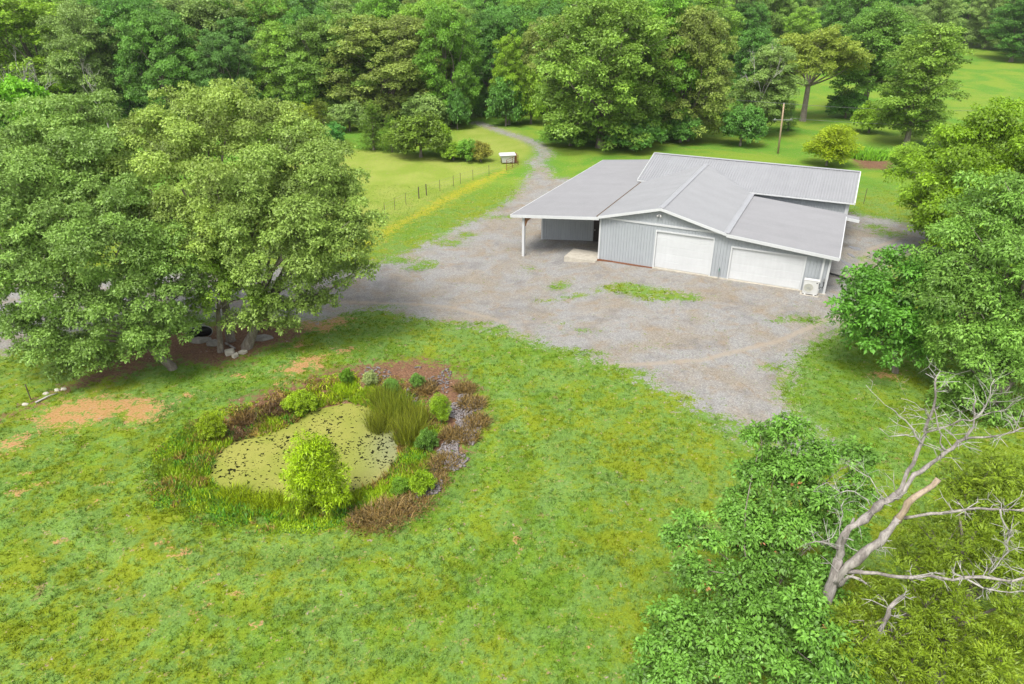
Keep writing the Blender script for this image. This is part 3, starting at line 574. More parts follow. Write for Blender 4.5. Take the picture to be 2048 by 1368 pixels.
# trees at the right edge
near_tree('bright_shade_tree', 'bright yellow-green tree beyond the drive at the right edge', 'tree', gp(1945,505), [(1942,334,55,3.8),(1872,374,54,2.6),(2002,284,57,3.2),(1917,434,52,2.8),(2022,404,53,3.4),(1862,449,53,1.6),(1942,489,51,1.8),(2072,334,55,3.4),(1972,249,58,1.8),(1842,404,54,1.2),(1902,289,57,1.5),(2052,474,52,2.4),(1892,484,51.5,1.2)], (.100, .150, .014), .3, per_m2=56, L=.22, Wd=.14, spray=4, seed=21, frac=.3, tri=True)
near_tree('pecan_tree', 'large soft green tree with hanging leaves filling the right edge', 'tree', gp(2010,842), [(1990,440,34,2.2),(1945,530,33,2.1),(2030,510,32,2.6),(1925,620,31.5,1.9),(2010,630,31,2.4),(1960,720,30.2,2.1),(2045,740,29.8,2.4),(1935,800,29.5,1.4),(2000,850,29,1.7),(2070,900,28.5,1.9),(1900,690,30.8,1.1),(2080,620,31,2.5),(2040,410,34,1.8),(1895,560,33,.9),(1990,930,27.8,1.0),(1935,880,28.6,1.0),(2040,950,27.6,1.4),(1970,880,28.6,1.2),(1900,830,29.4,.8),(2090,980,27.2,1.5)], (.092, .150, .055), .3, per_m2=95, L=.17, Wd=.08, droop=.5, seed=22, frac=.3, tri=True)
near_tree('round_maple', 'small round dark green maple standing on the lawn by the drive', 'tree', gp(1790,745), [(1775,600,34.0,1.95),(1722,612,33.4,1.25),(1832,625,33.4,1.4),(1765,680,32.9,1.25),(1790,540,35,1.4),(1822,695,32.8,.95),(1720,570,34,1.0),(1705,640,33.3,.85),(1850,570,34,1.1)], (.062, .135, .036), .14, per_m2=75, L=.19, Wd=.10, spray=4, droop=.4, seed=23)
near_tree('red_maple', 'glossy green maple with a few orange leaves in the near right corner', 'tree', (7.6, 14.9, 0), [(1560,935,18,.85),(1525,875,18.5,.5),(1640,910,18,.55),(1600,985,17.2,1.1),(1490,1045,16.8,.95),(1400,1075,16.3,.75),(1555,1120,15.8,1.2),(1650,1060,16.4,1.0),(1725,915,17.8,.6),(1700,990,17.2,.7),(1450,1195,14.8,1.05),(1355,1250,14.2,.8),(1560,1255,14,1.15),(1400,1325,13.4,.95),(1600,1345,13.2,1.0),(1310,1300,13.8,.45),(1375,1140,15.4,.5),(1490,1310,13.4,.9),(1640,1180,14.6,.8),(1350,1075,16.4,.4),(1500,950,17.8,.6),(1580,860,18.4,.5),(1690,1320,13.0,.6),(1300,1350,13.2,.5),(1640,1255,13.0,.62),(1660,1300,12.8,.6),(1610,1215,13.6,.6),(1680,1360,12.4,.7)], (.080, .146, .048), .08, per_m2=250, L=.13, Wd=.06, m='leaf_warm', droop=.5, seed=24, frac=.36, grow=1.0, flat=.8)
# bare twigs poking out of the maple are part of the dead tree below
def cedar_mesh(name, rng, lobes, n_per_m2, L, mat_):
    """feathery juniper: drooping branchlets, each a plume of short narrow sprays"""
    C = np.asarray(lobes, float); n = (n_per_m2*4*math.pi*C[:, 3]*C[:, 4]).astype(int); idx = np.repeat(np.arange(len(C)), n); k = len(idx); c = C[idx]
    d = unit(rng.normal(size=(k, 3))); fl = (d[:, 2] < -.2) & (rng.random(k) < .7); d[fl, 2] *= -1
    p = c[:, :3]+d*np.stack([c[:, 3], c[:, 3], c[:, 4]], 1)*(.55+.5*rng.random(k)[:, None]); ln = L*(.6+.8*rng.random(k))
    ax = unit(d+rng.normal(size=(k, 3))*.35+np.array([0, 0, .25])); S_ = 9; ps = np.repeat(p, S_, 0); axs = np.repeat(ax, S_, 0); u = np.tile(np.linspace(0, 1, S_), k)[:, None]; lns = np.repeat(ln, S_)[:, None]
    b = ps+axs*lns*u+np.array([0, 0, -1])*lns*.3*u*u; m = len(b); sgn = np.where(np.tile(np.arange(S_), k) % 2 == 0, 1., -1.)[:, None]
    perp = unit(np.cross(axs, np.array([0, 0, 1.])+rng.normal(size=(m, 3))*.3)); dr = unit(axs*.8+perp*sgn*.9*(1.1-u)+rng.normal(size=(m, 3))*.2); l = lns*.45*(1.15-.7*u)
    nn = unit(np.array([0, 0, 1.])+np.repeat(d, S_, 0)*.5+rng.normal(size=(m, 3))*.4); side = unit(np.cross(dr, nn)); wv = l*.13
    tip = b+dr*l+np.array([0, 0, -1])*l*.15; V = np.stack([b, b+dr*l*.5-side*wv, tip, b+dr*l*.5+side*wv], 1).reshape(-1, 3)
    tt = np.clip(.45*np.repeat(c[:, 5], S_)+.35*np.repeat(rng.random(k), S_)+.25*u[:, 0], 0, 1)
    return npmesh(name, V, np.arange(m*4).reshape(-1, 4), mat_, False, tt)
cb = (13.2, 14.2, 0); rng = np.random.default_rng(31)
ced = thing('cedar_tree', 'feathery yellow-green cedar behind the dead tree in the near right corner', 'tree', cb)
cl_ = []
for px, py, Y, r in [(1950,1000,16.6,1.15),(1880,1075,15.6,1.1),(2020,1030,16.4,1.2),(1960,1140,14.8,1.3),(1850,1195,14.2,1.0),(2035,1190,14.2,1.3),(1780,1275,13.4,.85),(1900,1300,13.2,1.15),(2010,1310,13.2,1.2),(1710,1335,13.0,.6),(1905,955,17.2,.6),(2075,1080,15.6,1.3),(1820,1110,15.2,.7),(1960,1390,12.3,1.1),(1800,1370,12.4,.9),(2050,960,17.4,.8),(1940,955,17.3,.75),(2000,965,17.2,.9),(1985,925,17.8,.5),(1750,1200,14.2,.6),(1690,1245,13.1,.42),(1720,1270,13.0,.55),(1695,1290,12.7,.5)]:
    p = atY(px, py, Y)-np.array(cb); cl_.append((p[0], p[1], p[2], r, r*.9))
add('crown', cedar_mesh('cedar_crown', rng, subclumps(rng, cl_, .9, .34), 34, .32, M['needle']), ced).color = (.104, .132, .017, 1)
trunk_mesh(rng, (0, 0, 0), cl_, .2).build('trunk', M['bark'], ced, True)

# dead tree, traced limb by limb and set at its own distance in front of the maple and the cedar
dt_base = np.array([*atY(1652, 1181, 14.1)[:2], 0.]); dead = thing('dead_tree', 'bare grey dead tree with forked trunk and crooked limbs reaching right', 'tree', dt_base)
def dlimb(name, pts, r, m='deadwood', label=None, tw=0, seed=0):
    """pts: px,py,Y ; r: radii from first to last"""
    P = [atY(p[0], p[1], p[2]*1.09)-dt_base for p in pts]; rg = np.random.default_rng(seed+len(pts)*7+int(pts[0][0])); Q = [P[0]]; R_ = [r[0]]; n = len(P)-1
    for i in range(n):
        a, b = P[i], P[i+1]; ln = np.linalg.norm(b-a); k = 3 if ln > .5 else 2
        for j in range(1, k+1):
            t = j/k; q = a+(b-a)*t+(rg.normal(size=3)*ln*.045 if j < k else 0); Q.append(q); R_.append((r[0]+(r[1]-r[0])*((i+t)/n))*.78*(1+.15*rg.normal()))
    mb = MB(); mb.tube([tuple(q) for q in Q], R_, 8 if r[0] > .04 else 6); o = mb.build(name, M[m], dead, True)
    if label: o['label'] = label
    if tw:
        t_ = MB()
        for _ in range(int(tw*3.2)):
            i = int(rg.integers(len(Q)//3, len(Q))); a = Q[i]; v = rg.normal(size=3); v[2] = abs(v[2])*.6+.1; v /= np.linalg.norm(v); l = .25+.5*rg.random(); rr = min(.014, R_[i]*.5)
            e = a+v*l; mid = a+v*l*.5+rg.normal(size=3)*l*.12; t_.tube([tuple(a), tuple(mid), tuple(e)], [rr, rr*.7, rr*.35], 5)
            for _ in range(2): v2 = v+rg.normal(size=3)*.8; v2 /= np.linalg.norm(v2); t_.tube([tuple(mid), tuple(mid+v2*l*.45)], [rr*.6, rr*.25], 4)
        t_.build('twigs', M['whitewood'], o, True)['kind'] = 'stuff'
    return o
MB().tube([(0,0,-.3), (0,0,.2), (.0,.03,2.2), tuple(atY(1655,1190,14.0)-dt_base), tuple(atY(1668,1160,14.0)-dt_base), tuple(atY(1676,1120,14.06)-dt_base)], [.36,.26,.20,.17,.15,.12], 12).build('trunk', M['deadwood'], dead, True)
dlimb('branch', [(1676,1130,12.9),(1679,1089,13.0),(1690,1068,13.0),(1714,1048,13.1),(1755,1013,13.2),(1792,990,13.3)], (.15,.115), tw=4)
dlimb('branch', [(1790,992,13.3),(1815,942,13.5),(1842,887,13.7),(1856,841,13.8),(1867,816,13.9),(1870,763,14.0),(1881,742,14.1)], (.085,.018), tw=7)
dlimb('branch', [(1790,996,13.3),(1828,949,13.4),(1861,928,13.5),(1893,903,13.5),(1929,878,13.6),(1948,840,13.7),(1952,800,13.8)], (.10,.025), tw=5)
dlimb('branch', [(1950,836,13.7),(1975,804,13.7),(1989,758,13.8)], (.03,.01), 'whitewood', tw=3)
dlimb('branch', [(1929,878,13.6),(1985,873,13.4),(2040,857,13.2),(2070,850,13.1)], (.04,.016), tw=5)
dlimb('branch', [(1850,865,13.75),(1902,850,13.7),(1962,832,13.5),(2030,806,13.4)], (.035,.012), tw=6)
dlimb('branch', [(1893,903,13.5),(1880,885,13.6),(1874,845,13.7),(1868,816,13.8)], (.035,.016), 'deadwood')
dlimb('branch', [(1846,890,13.7),(1835,878,13.6),(1819,850,13.6),(1790,822,13.7),(1769,809,13.7),(1732,770,13.8)], (.032,.008), 'whitewood', tw=3)
dlimb('branch', [(1833,872,13.6),(1800,871,13.5),(1778,873,13.4),(1758,856,13.4)], (.022,.007), 'whitewood', tw=2)
dlimb('branch', [(1858,835,13.8),(1850,820,13.8),(1830,806,13.8),(1802,797,13.8)], (.02,.007), 'whitewood', tw=2)
dlimb('branch', [(1672,1162,12.8),(1684,1146,12.7),(1727,1107,12.7),(1769,1070,12.7),(1796,1038,12.8)], (.15,.12), tw=2)
dlimb('broken_limb', [(1794,1041,12.8),(1815,1006,12.85),(1847,983,12.9),(1877,958,12.95)], (.12,.075), 'heartwood', 'thick pale broken limb with its bark stripped')
dlimb('branch', [(1808,1036,12.8),(1861,1027,12.6),(1929,1020,12.4),(2003,1018,12.2),(2060,1022,12.1)], (.055,.028), tw=5)
dlimb('branch', [(2000,1018,12.2),(2017,1061,12.1),(2017,1103,12.0),(1975,1149,11.9)], (.03,.022), 'whitewood', tw=9)
dlimb('branch', [(1694,1143,12.7),(1755,1146,12.4),(1824,1155,12.1),(1929,1155,11.8),(2060,1152,11.5)], (.075,.038), tw=6)
dlimb('branch', [(1932,1157,11.8),(1966,1176,11.6),(2003,1183,11.5),(2060,1184,11.4)], (.03,.012), 'whitewood', tw=5)
dlimb('broken_limb', [(1672,1170,12.8),(1690,1160,12.6),(1704,1153,12.5),(1733,1168,12.3)], (.09,.03), tw=1)
dlimb('broken_limb', [(1687,1085,13.0),(1698,1062,13.1),(1708,1036,13.2)], (.06,.04))
dlimb('branch', [(1684,1090,13.0),(1681,1043,13.1),(1688,1002,13.2)], (.022,.01), 'whitewood', tw=4)
dlimb('branch', [(1676,1098,12.9),(1650,1082,12.8),(1631,1083,12.8),(1604,1094,12.8)], (.035,.008), 'deadwood', tw=4)
dlimb('branch', [(1740,1012,13.1),(1735,1000,13.1),(1709,983,13.2),(1681,985,13.2),(1654,965,13.3),(1626,983,13.3)], (.022,.007), 'whitewood', tw=5)
dlimb('branch', [(1771,1000,13.2),(1740,955,13.4),(1716,942,13.5),(1690,925,13.6)], (.016,.006), 'whitewood', tw=3)
dlimb('broken_limb', [(1748,1290,12.1),(1764,1254,12.2),(1778,1217,12.3),(1808,1192,12.4)], (.085,.07), tw=4)

# ---- trees further off: a few kinds, each placed as its own copy
def template(kind, seed):
    rng = np.random.default_rng(seed); lobes = []
    if kind == 'round':
        for i in range(15):
            u = (i+.5)/15; z = 1-1.72*u; th = i*2.4+rng.random(); h = math.sqrt(max(0, 1-z*z)); f = .60+.16*rng.random(); lobes.append((5.6*f*h*math.cos(th), 5.6*f*h*math.sin(th), 8.9+7.0*f*z*1.15, 2.3+.9*rng.random(), 2.0+.6*rng.random()))
        r0 = .36; kw = (48, .24, .16, 4)
    elif kind == 'tall':
        for i in range(14):
            u = i/13; z = 2.6+13.4*u; rr = 3.0*math.sin(math.pi*(.18+.74*u))+.5; th = i*2.4+rng.random(); lobes.append((rr*.7*math.cos(th), rr*.7*math.sin(th), z, 1.9+.7*rng.random(), 2.0+.6*rng.random()))
        r0 = .30; kw = (48, .24, .16, 4)
    elif kind == 'spread':
        for i in range(15):
            th = i*2.4+rng.random(); r = 5.6*math.sqrt((i+.5)/15); lobes.append((r*math.cos(th), r*math.sin(th), 11.6-.09*r*r+1.2*rng.normal(), 1.9+.7*rng.random(), 1.5+.5*rng.random()))
        r0 = .4; kw = (48, .24, .16, 4)
    elif kind == 'full':              # big tree leafy to the ground
        for i in range(24):
            u = (i+.5)/24; z = 1.6+13.2*(1-u); rr = 5.2*math.sin(math.pi*min(1, .10+.80*u))**.75*(.72+.2*rng.random()); th = i*2.4+rng.random(); lobes.append((rr*math.cos(th), rr*math.sin(th), z, 1.8+.9*rng.random(), 1.8+.6*rng.random()))
        r0 = .38; kw = (48, .24, .16, 4)
    elif kind == 'low':               # foliage down to the ground
        for i in range(13):
            u = (i+.5)/13; z = 1-1.3*u; th = i*2.4+rng.random(); h = math.sqrt(max(0, 1-z*z)); f = .66+.15*rng.random(); lobes.append((2.0*f*h*math.cos(th), 2.0*f*h*math.sin(th), 1.55+2.0*f*z, .85+.35*rng.random(), .8+.3*rng.random()))
        r0 = .12; kw = (85, .19, .14, 4)
    if kind in ('round', 'tall', 'spread', 'low', 'full'):
        sc = subclumps(rng, lobes, 1.0, .36); cr = leaf_mesh(kind+'_crown', rng, sc, kw[0], kw[1], kw[2], M['leaf'], kw[3], .35, tri=True)
    if kind == 'cone':
        for i in range(16):
            u = i/15; z = .5+5.6*u; rr = 1.75*(1-u)**.8*(.7+.3*min(1, u*5)); th = i*2.4; lobes.append((rr*.62*math.cos(th), rr*.62*math.sin(th), z, .55+.75*(1-u)*.75, .8+.3*rng.random()))
        r0 = .13; cr = cedar_mesh('cedar_crown', rng, subclumps(rng, lobes, .8, .5), 11, .42, M['needle'])
    if kind == 'willow':
        for i in range(14):
            u = (i+.5)/14; z = 1-1.5*u; th = i*2.4+rng.random(); h = math.sqrt(max(0, 1-z*z)); lobes.append((1.25*.7*h*math.cos(th), 1.25*.7*h*math.sin(th), 1.65+1.75*.78*z, .62+.2*rng.random(), .68+.2*rng.random()))
        r0 = .06; cr = leaf_mesh('willow_crown', rng, subclumps(rng, lobes, 1.1, .42), 190, .17, .05, M['leaf'], 5, .35, spread=.8, tri=True)
    if kind == 'bare':
        mb = MB(); 
        def grow(p, d, l, r, lev):
            e = p+d*l; limb(mb, p, e, r, r*.6, rng, .15, 3, 5)
            if lev < 4:
                for _ in range(3 if lev < 3 else 2): v = d+rng.normal(size=3)*.5; v[2] += .15; grow(e-(e-p)*rng.random()*.3, v/np.linalg.norm(v), l*(.62+.2*rng.random()), r*.58, lev+1)
        mb.tube([(0,0,-.3),(0,0,1)], [.2,.16], 6, False); grow(np.array([0,0,.8]), np.array([.05,0,1.]), 4.2, .15, 0)
        return [mkmesh('bare_trunk', mb.v, mb.f, M['whitewood'], True)], (3., 12.)
    tm = trunk_mesh(rng, (0,0,0), lobes, r0, subl=(kind in ('round', 'tall', 'spread', 'full')))
    co = np.zeros(len(cr.vertices)*3, np.float32); cr.vertices.foreach_get('co', co); co = co.reshape(-1, 3)
    rw = np.percentile(np.hypot(co[:, 0], co[:, 1]), 98); zt = np.percentile(co[:, 2], 99.5)
    return [mkmesh(kind+'_trunk', tm.v, tm.f, M['bark'], True), cr], (float(rw), float(zt))
TPL = {'full': [template('full', s) for s in (15, 16)], 'round': [template('round', s) for s in (1, 2)], 'tall': [template('tall', s) for s in (4, 5)], 'spread': [template('spread', s) for s in (6, 7)], 'low': [template('low', s) for s in (8, 9)], 'cone': [template('cone', s) for s in (10, 11)], 'willow': [template('willow', 12)], 'bare': [template('bare', s) for s in (13, 14)]}
_cnt = [0]; NT = [0]
def place(kind, base, hgt, wid, col, name, label, cat='tree', group=None, rz=None):
    _cnt[0] += 1; T = TPL[kind]; meshes, (rw, zt) = T[_cnt[0] % len(T)]
    root = thing(name, label, cat, base, (_cnt[0]*2.39) % 6.28 if rz is None else rz, group); root.scale = (wid/(2*rw), wid/(2*rw), hgt/zt); NT[0] += 1
    add('trunk', meshes[0], root)
    if len(meshes) > 1: add('crown', meshes[1], root).color = (*col, 1)
    return root
def ptree(kind, px, by, ty, wpx, col, name, label, cat='tree', group=None):
    b = gp(px, by); rng_ = math.hypot(b[1], CAM_H); h = atY(px, ty, b[1])[2]-b[2]; wid = wpx/FPX*math.sqrt(b[1]**2+(CAM_H-b[2]-h/2)**2)
    return place(kind, b, h, wid, col, name, label, cat, group)
LG, MG, DG, OL, YG, GG, CE = (.128,.185,.030), (.088,.158,.038), (.060,.122,.046), (.130,.148,.068), (.160,.185,.012), (.118,.155,.090), (.085,.100,.024)
B = [ # kind, x, base y, top y, width, colour, name, label
 ('full',110,235,-12,250,LG,'light_green_tree','light green broad tree in the upper left corner'),
 ('full',285,232,0,150,DG,'hickory_tree','tall dark green tree in front of the light green one, upper left'),
 ('full',345,222,60,120,MG,'hickory_tree','mid green tree right beside the tall dark green one, upper left'),
 ('full',430,215,-5,215,GG,'elm_tree','grey-green airy tree with pale branches, upper left centre'),
 ('round',530,225,80,130,GG,'elm_tree','smaller grey-green tree at the right foot of the airy grey-green one'),
 ('full',575,205,-5,150,MG,'green_tree','bright mid green tree behind the tall dark poplar'),
 ('full',632,232,22,140,DG,'poplar_tree','tall dark green poplar left of the olive oak'),
 ('full',775,245,36,225,OL,'olive_oak','rounded olive oak behind the row of cedars'),
 ('full',900,250,12,125,MG,'vine_covered_tree','tall green vine-covered tree left of the grassy opening'),
 ('tall',1018,250,72,72,LG,'narrow_tree','narrow light green tree right of the grassy opening'),
 ('low',1012,252,150,75,DG,'dark_shrub','dark green shrub at the foot of the narrow tree by the opening'),
 ('low',1062,248,140,75,LG,'light_shrub','light green tall shrub between the narrow tree and the biggest oak'),
 ('full',1200,295,-8,265,(.105,.152,.050),'biggest_oak','biggest oak of the background, full to the ground behind the porch roof'),
 ('full',1372,282,18,170,OL,'olive_oak','olive green oak close behind the right side of the biggest oak'),
 ('full',1300,275,-5,190,MG,'green_tree','green tree between the biggest oak and the olive oak, top touching the frame'),
 ('tall',1520,272,92,120,GG,'grey_green_tree','grey-green tree with a bare limb at the top, behind the dark shrub'),
 ('low',1480,292,212,88,DG,'dark_shrub','dark green round shrub left of the utility pole'),
 ('spread',1605,242,55,180,(.128,.145,.045),'golden_oak','golden green spreading oak behind the utility pole'),
 ('cone',1575,262,205,40,DG,'young_cedar','small dark cedar just right of the utility pole top'),
 ('round',1722,232,15,190,(.08,.135,.045),'dark_oak','dull green oak between the golden oak and the lone oak'),
 ('tall',1812,290,52,160,(.105,.150,.045),'lone_oak','lone oak with visible trunk on the right hillside'),
 ('low',1737,266,205,72,LG,'light_shrub','light green shrub left of the lone oak trunk'),
 ('willow',1652,332,250,100,YG,'willow_shrub','bright yellow-green willow shrub behind the right end of the building'),
 ('willow',1812,350,290,85,LG,'willow_shrub','light green willow shrub beside the far pond, next to the bright shade tree'),
 ('low',55,300,158,150,(.095,.19,.022),'leafy_tree','rounded bright green tree at the left edge behind the oaks'),
 ('cone',185,235,112,60,CE,'cedar','dark olive cedar among the trees in the upper left'),
 ('cone',402,215,98,95,CE,'cedar','brownish olive cedar between the tall dark tree and the airy elm'),
 ('low',222,240,140,90,MG,'small_tree','small mid green tree right of the upper left cedar'),
 ('low',605,285,212,90,YG,'yellow_shrub','bright yellow-green shrub at the left end of the meadow'),
 ('cone',647,290,200,85,CE,'cedar','broad dull cedar at the left end of the meadow'),
 ('low',668,292,245,50,(.06,.15,.07),'bluish_shrub','small bluish green shrub at the foot of the meadow cedar'),
 ('cone',748,300,203,75,(.078,.118,.028),'cedar','tallest cedar of the row on the meadow'),
 ('cone',785,304,230,52,(.072,.118,.022),'cedar','slim second cedar of the row on the meadow'),
 ('low',842,314,228,120,(.078,.108,.026),'wide_cedar','wide bushy cedar in the row on the meadow'),
 ('low',885,312,245,45,LG,'light_shrub','light green shrub growing out of the wide meadow cedar'),
 ('low',908,320,285,60,LG,'low_shrub','low light green shrub right of the wide meadow cedar'),
 ('low',938,322,280,56,MG,'low_shrub','low mid green shrub near the white feeder box'),
 ('low',962,324,283,40,(.15,.13,.045),'rusty_shrub','rusty orange shrub at the right end of the meadow row'),
 ('round',1035,165,-5,120,(.105,.175,.045),'green_tree','pale green tree behind the grassy opening, top at the frame edge'),
 ('round',1095,215,35,110,(.055,.115,.05),'dark_tree','dark bluish green tree left of the biggest oak'),
 ('tall',1490,235,60,100,DG,'dark_tree','dark green tree behind the grey-green one with the bare limb'),
 ('low',700,262,205,80,GG,'grey_shrub','grey-green undergrowth below the left side of the olive oak'),
 ('low',855,262,190,90,GG,'grey_shrub','grey-green hanging growth below the right side of the olive oak'),
 ('low',915,258,180,50,DG,'dark_shrub','dark shrub at the left edge of the grassy opening'),
 ('low',1140,292,235,110,(.09,.15,.04),'oak_skirt_shrub','leafy shrub under the left side of the biggest oak'),
 ('low',1265,300,235,120,DG,'dark_shrub','dark shrub under the right side of the biggest oak'),
 ('low',1360,285,225,90,DG,'dark_shrub','dark shrub at the foot of the olive oak'),
 ('low',1690,236,180,80,DG,'dark_shrub','dark undergrowth in the gap left of the lone oak'),
 ('low',330,232,170,110,DG,'dark_shrub','dark undergrowth at the foot of the tall dark tree, upper left'),
 ('low',560,240,180,100,DG,'dark_shrub','dark undergrowth between the elm and the poplar'),
]
for k_, x_, by_, ty_, w_, c_, nm_, lb_ in B: ptree(k_, x_, by_, ty_, w_, c_, nm_, lb_, 'shrub' if 'shrub' in nm_ else 'tree')
for i, (x_, by_, ty_, lb_) in enumerate([(42,262,98,'bare whitish dead tree at the far left'), (72,264,88,'bare whitish dead tree, second from the left edge'), (98,263,108,'bare whitish dead tree left of the upper left cedar'), (218,258,92,'bare grey dead tree in front of the tall dark tree'), (1508,276,62,'bare grey dead top beside the golden oak')]): ptree('bare', x_, by_, ty_, 46, LG, 'bare_tree', lb_)
# wood closing the view along the top
rng = np.random.default_rng(77); PAL = [MG, DG, OL, GG, (.078,.145,.052), (.105,.155,.060), (.122,.185,.048), (.064,.118,.056)]
EX = [-200,0,600,700,930,945,970,985,1060,1300,1420,1500,1620,1700,1860,1900,2048,2300]; EY = [262,258,258,252,246,180,180,244,244,246,158,156,150,165,150,138,132,132]
NM = ['mid green','dark green','olive','grey-green','deep green','dull green','soft green','blackish green']
Yr = 104.; cover = np.full(2400, 400.)      # highest pixel already covered in each column: trees the photo shows nothing of are left out
while Yr < 520:
    sp = min(16., max(7.5, .075*Yr)); X = -Yr*.82-8
    while X < Yr*.82+8:
        x = X+rng.normal()*sp*.2; y = Yr+rng.normal()*sp*.25; X += sp*(.85+.3*rng.random()); z = hz1(x, y)
        dz = z-CAM_H; cz = -(y*-math.sin(PITCH)*-1) if 0 else y*math.cos(PITCH)-dz*math.sin(PITCH); cy = y*math.sin(PITCH)+dz*math.cos(PITCH)
        px = 1024+FPX*x/cz; py = 684-FPX*cy/cz
        if py > np.interp(px, EX, EY)-4 or py > 262 or (px < 160 and py > 222): continue
        h = (13.5+5.5*rng.random())*(1 if Yr < 220 else 1.12); kd = ('full', 'round', 'full', 'tall', 'full')[int(rng.integers(5))]; wd = h*(.66+.25*rng.random())
        d2 = z+h-CAM_H; ty = 684-FPX*(y*math.sin(PITCH)+d2*math.cos(PITCH))/(y*math.cos(PITCH)-d2*math.sin(PITCH)); hw = wd/2*FPX/y; c0, c1 = int(np.clip(px-hw+150, 0, 2399)), int(np.clip(px+hw+150, 0, 2399))
        if c1-c0 < 2 or px < -120 or px > 2170 or (cover[c0:c1] < np.maximum(ty+6, -2)).mean() > .75: continue
        m0, m1 = int(np.clip(px-.66*hw+150, 0, 2399)), int(np.clip(px+.66*hw+150, 0, 2399)); cover[m0:m1] = np.minimum(cover[m0:m1], ty+.16*(py-ty)); ci = int(rng.integers(8))
        reg = 'left' if px < 620 else ('middle' if px < 1380 else 'right'); dp_ = 'at the near edge of' if Yr < 150 else ('within' if Yr < 260 else 'far back in')
        place(kd, (x, y, z-.1), h, wd, PAL[ci], 'woodland_tree', f'{NM[ci]} tree {dp_} the wood along the top {reg}', 'tree', f'{NM[ci]} trees {dp_} the wood, {reg}')
    Yr += sp*.95

# ------------------------------------------------------------------ plants round the pond
def pond_bush(kind, px, py, ty, wpx, col, name, label): return ptree(kind, px, py, ty, wpx, col, name, label, 'shrub')
pond_bush('willow', 648, 1030, 880, 128, (.155,.200,.008), 'willow_bush', 'bright yellow-green willow bush standing at the near edge of the pond')
pond_bush('low', 428, 878, 832, 56, (.13,.16,.010), 'leafy_weed', 'bright round weed clump on the left bank of the pond')
pond_bush('low', 602, 822, 788, 66, (.13,.17,.012), 'leafy_weed', 'bright low weed clump on the far shore of the pond')
pond_bush('low', 845, 985, 945, 50, (.13,.18,.015), 'leafy_sapling', 'bright leafy sapling right of the pond beside the swale')
pond_bush('low', 802, 988, 958, 40, (.085,.14,.025), 'leafy_weed', 'small green weed clump left of the bright sapling')
pond_bush('willow', 882, 845, 792, 46, (.12,.17,.015), 'leafy_weed', 'tall yellow-green weed between the cattails and the swale')
pond_bush('low', 695, 770, 738, 28, (.075,.13,.02), 'leafy_weed', 'green weed clump on the far bank behind the pond')
pond_bush('low', 742, 772, 742, 30, (.19,.20,.17), 'flowering_weed', 'whitish flowering weed clump on the far bank')
pond_bush('low', 785, 790, 758, 36, (.08,.135,.05), 'leafy_weed', 'soft green weed clump behind the cattails')
pond_bush('low', 835, 775, 748, 32, (.08,.135,.05), 'leafy_weed', 'soft green weed clump at the top right of the pond bank')
pond_bush('low', 855, 900, 862, 44, (.06,.105,.03), 'leafy_weed', 'dark green weed clump between cattails and swale foot')
def tuft(name, label, px, py, h, r, n, col, seed, lean=.35, w=.035, cat='weed'):
    """a clump of upright blades"""
    rg = np.random.default_rng(seed); b = gp(px, py); root = thing(name, label, cat, b)
    th = rg.random(n)*6.283; rr = r*np.sqrt(rg.random(n)); p = np.stack([rr*np.cos(th), rr*np.sin(th), np.full(n, -.05)], 1)
    hh = h*(.6+.5*rg.random(n)); d = rg.normal(size=(n, 3))*lean; d[:, 2] = 1; d[:, :2] += p[:, :2]/max(r, .01)*lean*.6; d = unit(d); ph = rg.random(n)*6.283; sd_ = np.stack([np.cos(ph), np.sin(ph), np.zeros(n)], 1)*w*.5
    mid = p+d*hh[:, None]*.55; tip = p+d*hh[:, None]+np.stack([d[:, 0], d[:, 1], -np.abs(d[:, 0])-np.abs(d[:, 1])], 1)*hh[:, None]*.25
    V = np.stack([p-sd_, mid-sd_*.8, tip, mid+sd_*.8, p+sd_], 1).reshape(-1, 3); me = npmesh(name, V, np.arange(n*5).reshape(-1, 5), M['leaf'], False, rg.random(n))
    add('blades', me, root).color = (*col, 1); return root
for i, (px, py, h, r, lb) in enumerate([(545,1014,.75,.55,'tuft of lime green shoots left of the willow bush'), (470,1000,.7,.6,'tuft of lime green shoots at the left end of the pond shore'), (505,1010,.5,.6,'low lime green shoots along the near pond shore'), (700,1010,.5,.5,'low lime green shoots right of the willow bush')]): tuft('shoot_tuft', lb, px, py, h, r, 900, (.14,.165,.010), 30+i, .5, .03)
CT = (.105, .115, .024)
for i, (px, py, h, r, lb) in enumerate([(762,862,1.9,.55,'tall cattail clump nearest the pond water'), (795,842,2.0,.65,'tall cattail clump behind the pond edge, middle of the stand'), (818,880,1.9,.6,'tall cattail clump at the right front of the stand'), (770,815,1.6,.5,'shorter cattail clump at the back of the stand'), (835,850,1.6,.45,'cattail clump at the right edge of the stand')]): tuft('cattail_clump', lb, px, py, h*.92, r*1.15, 620, CT if i % 2 else (.125,.125,.03), 40+i, .21, .022, 'reeds')
BR_ = (.125, .075, .062)
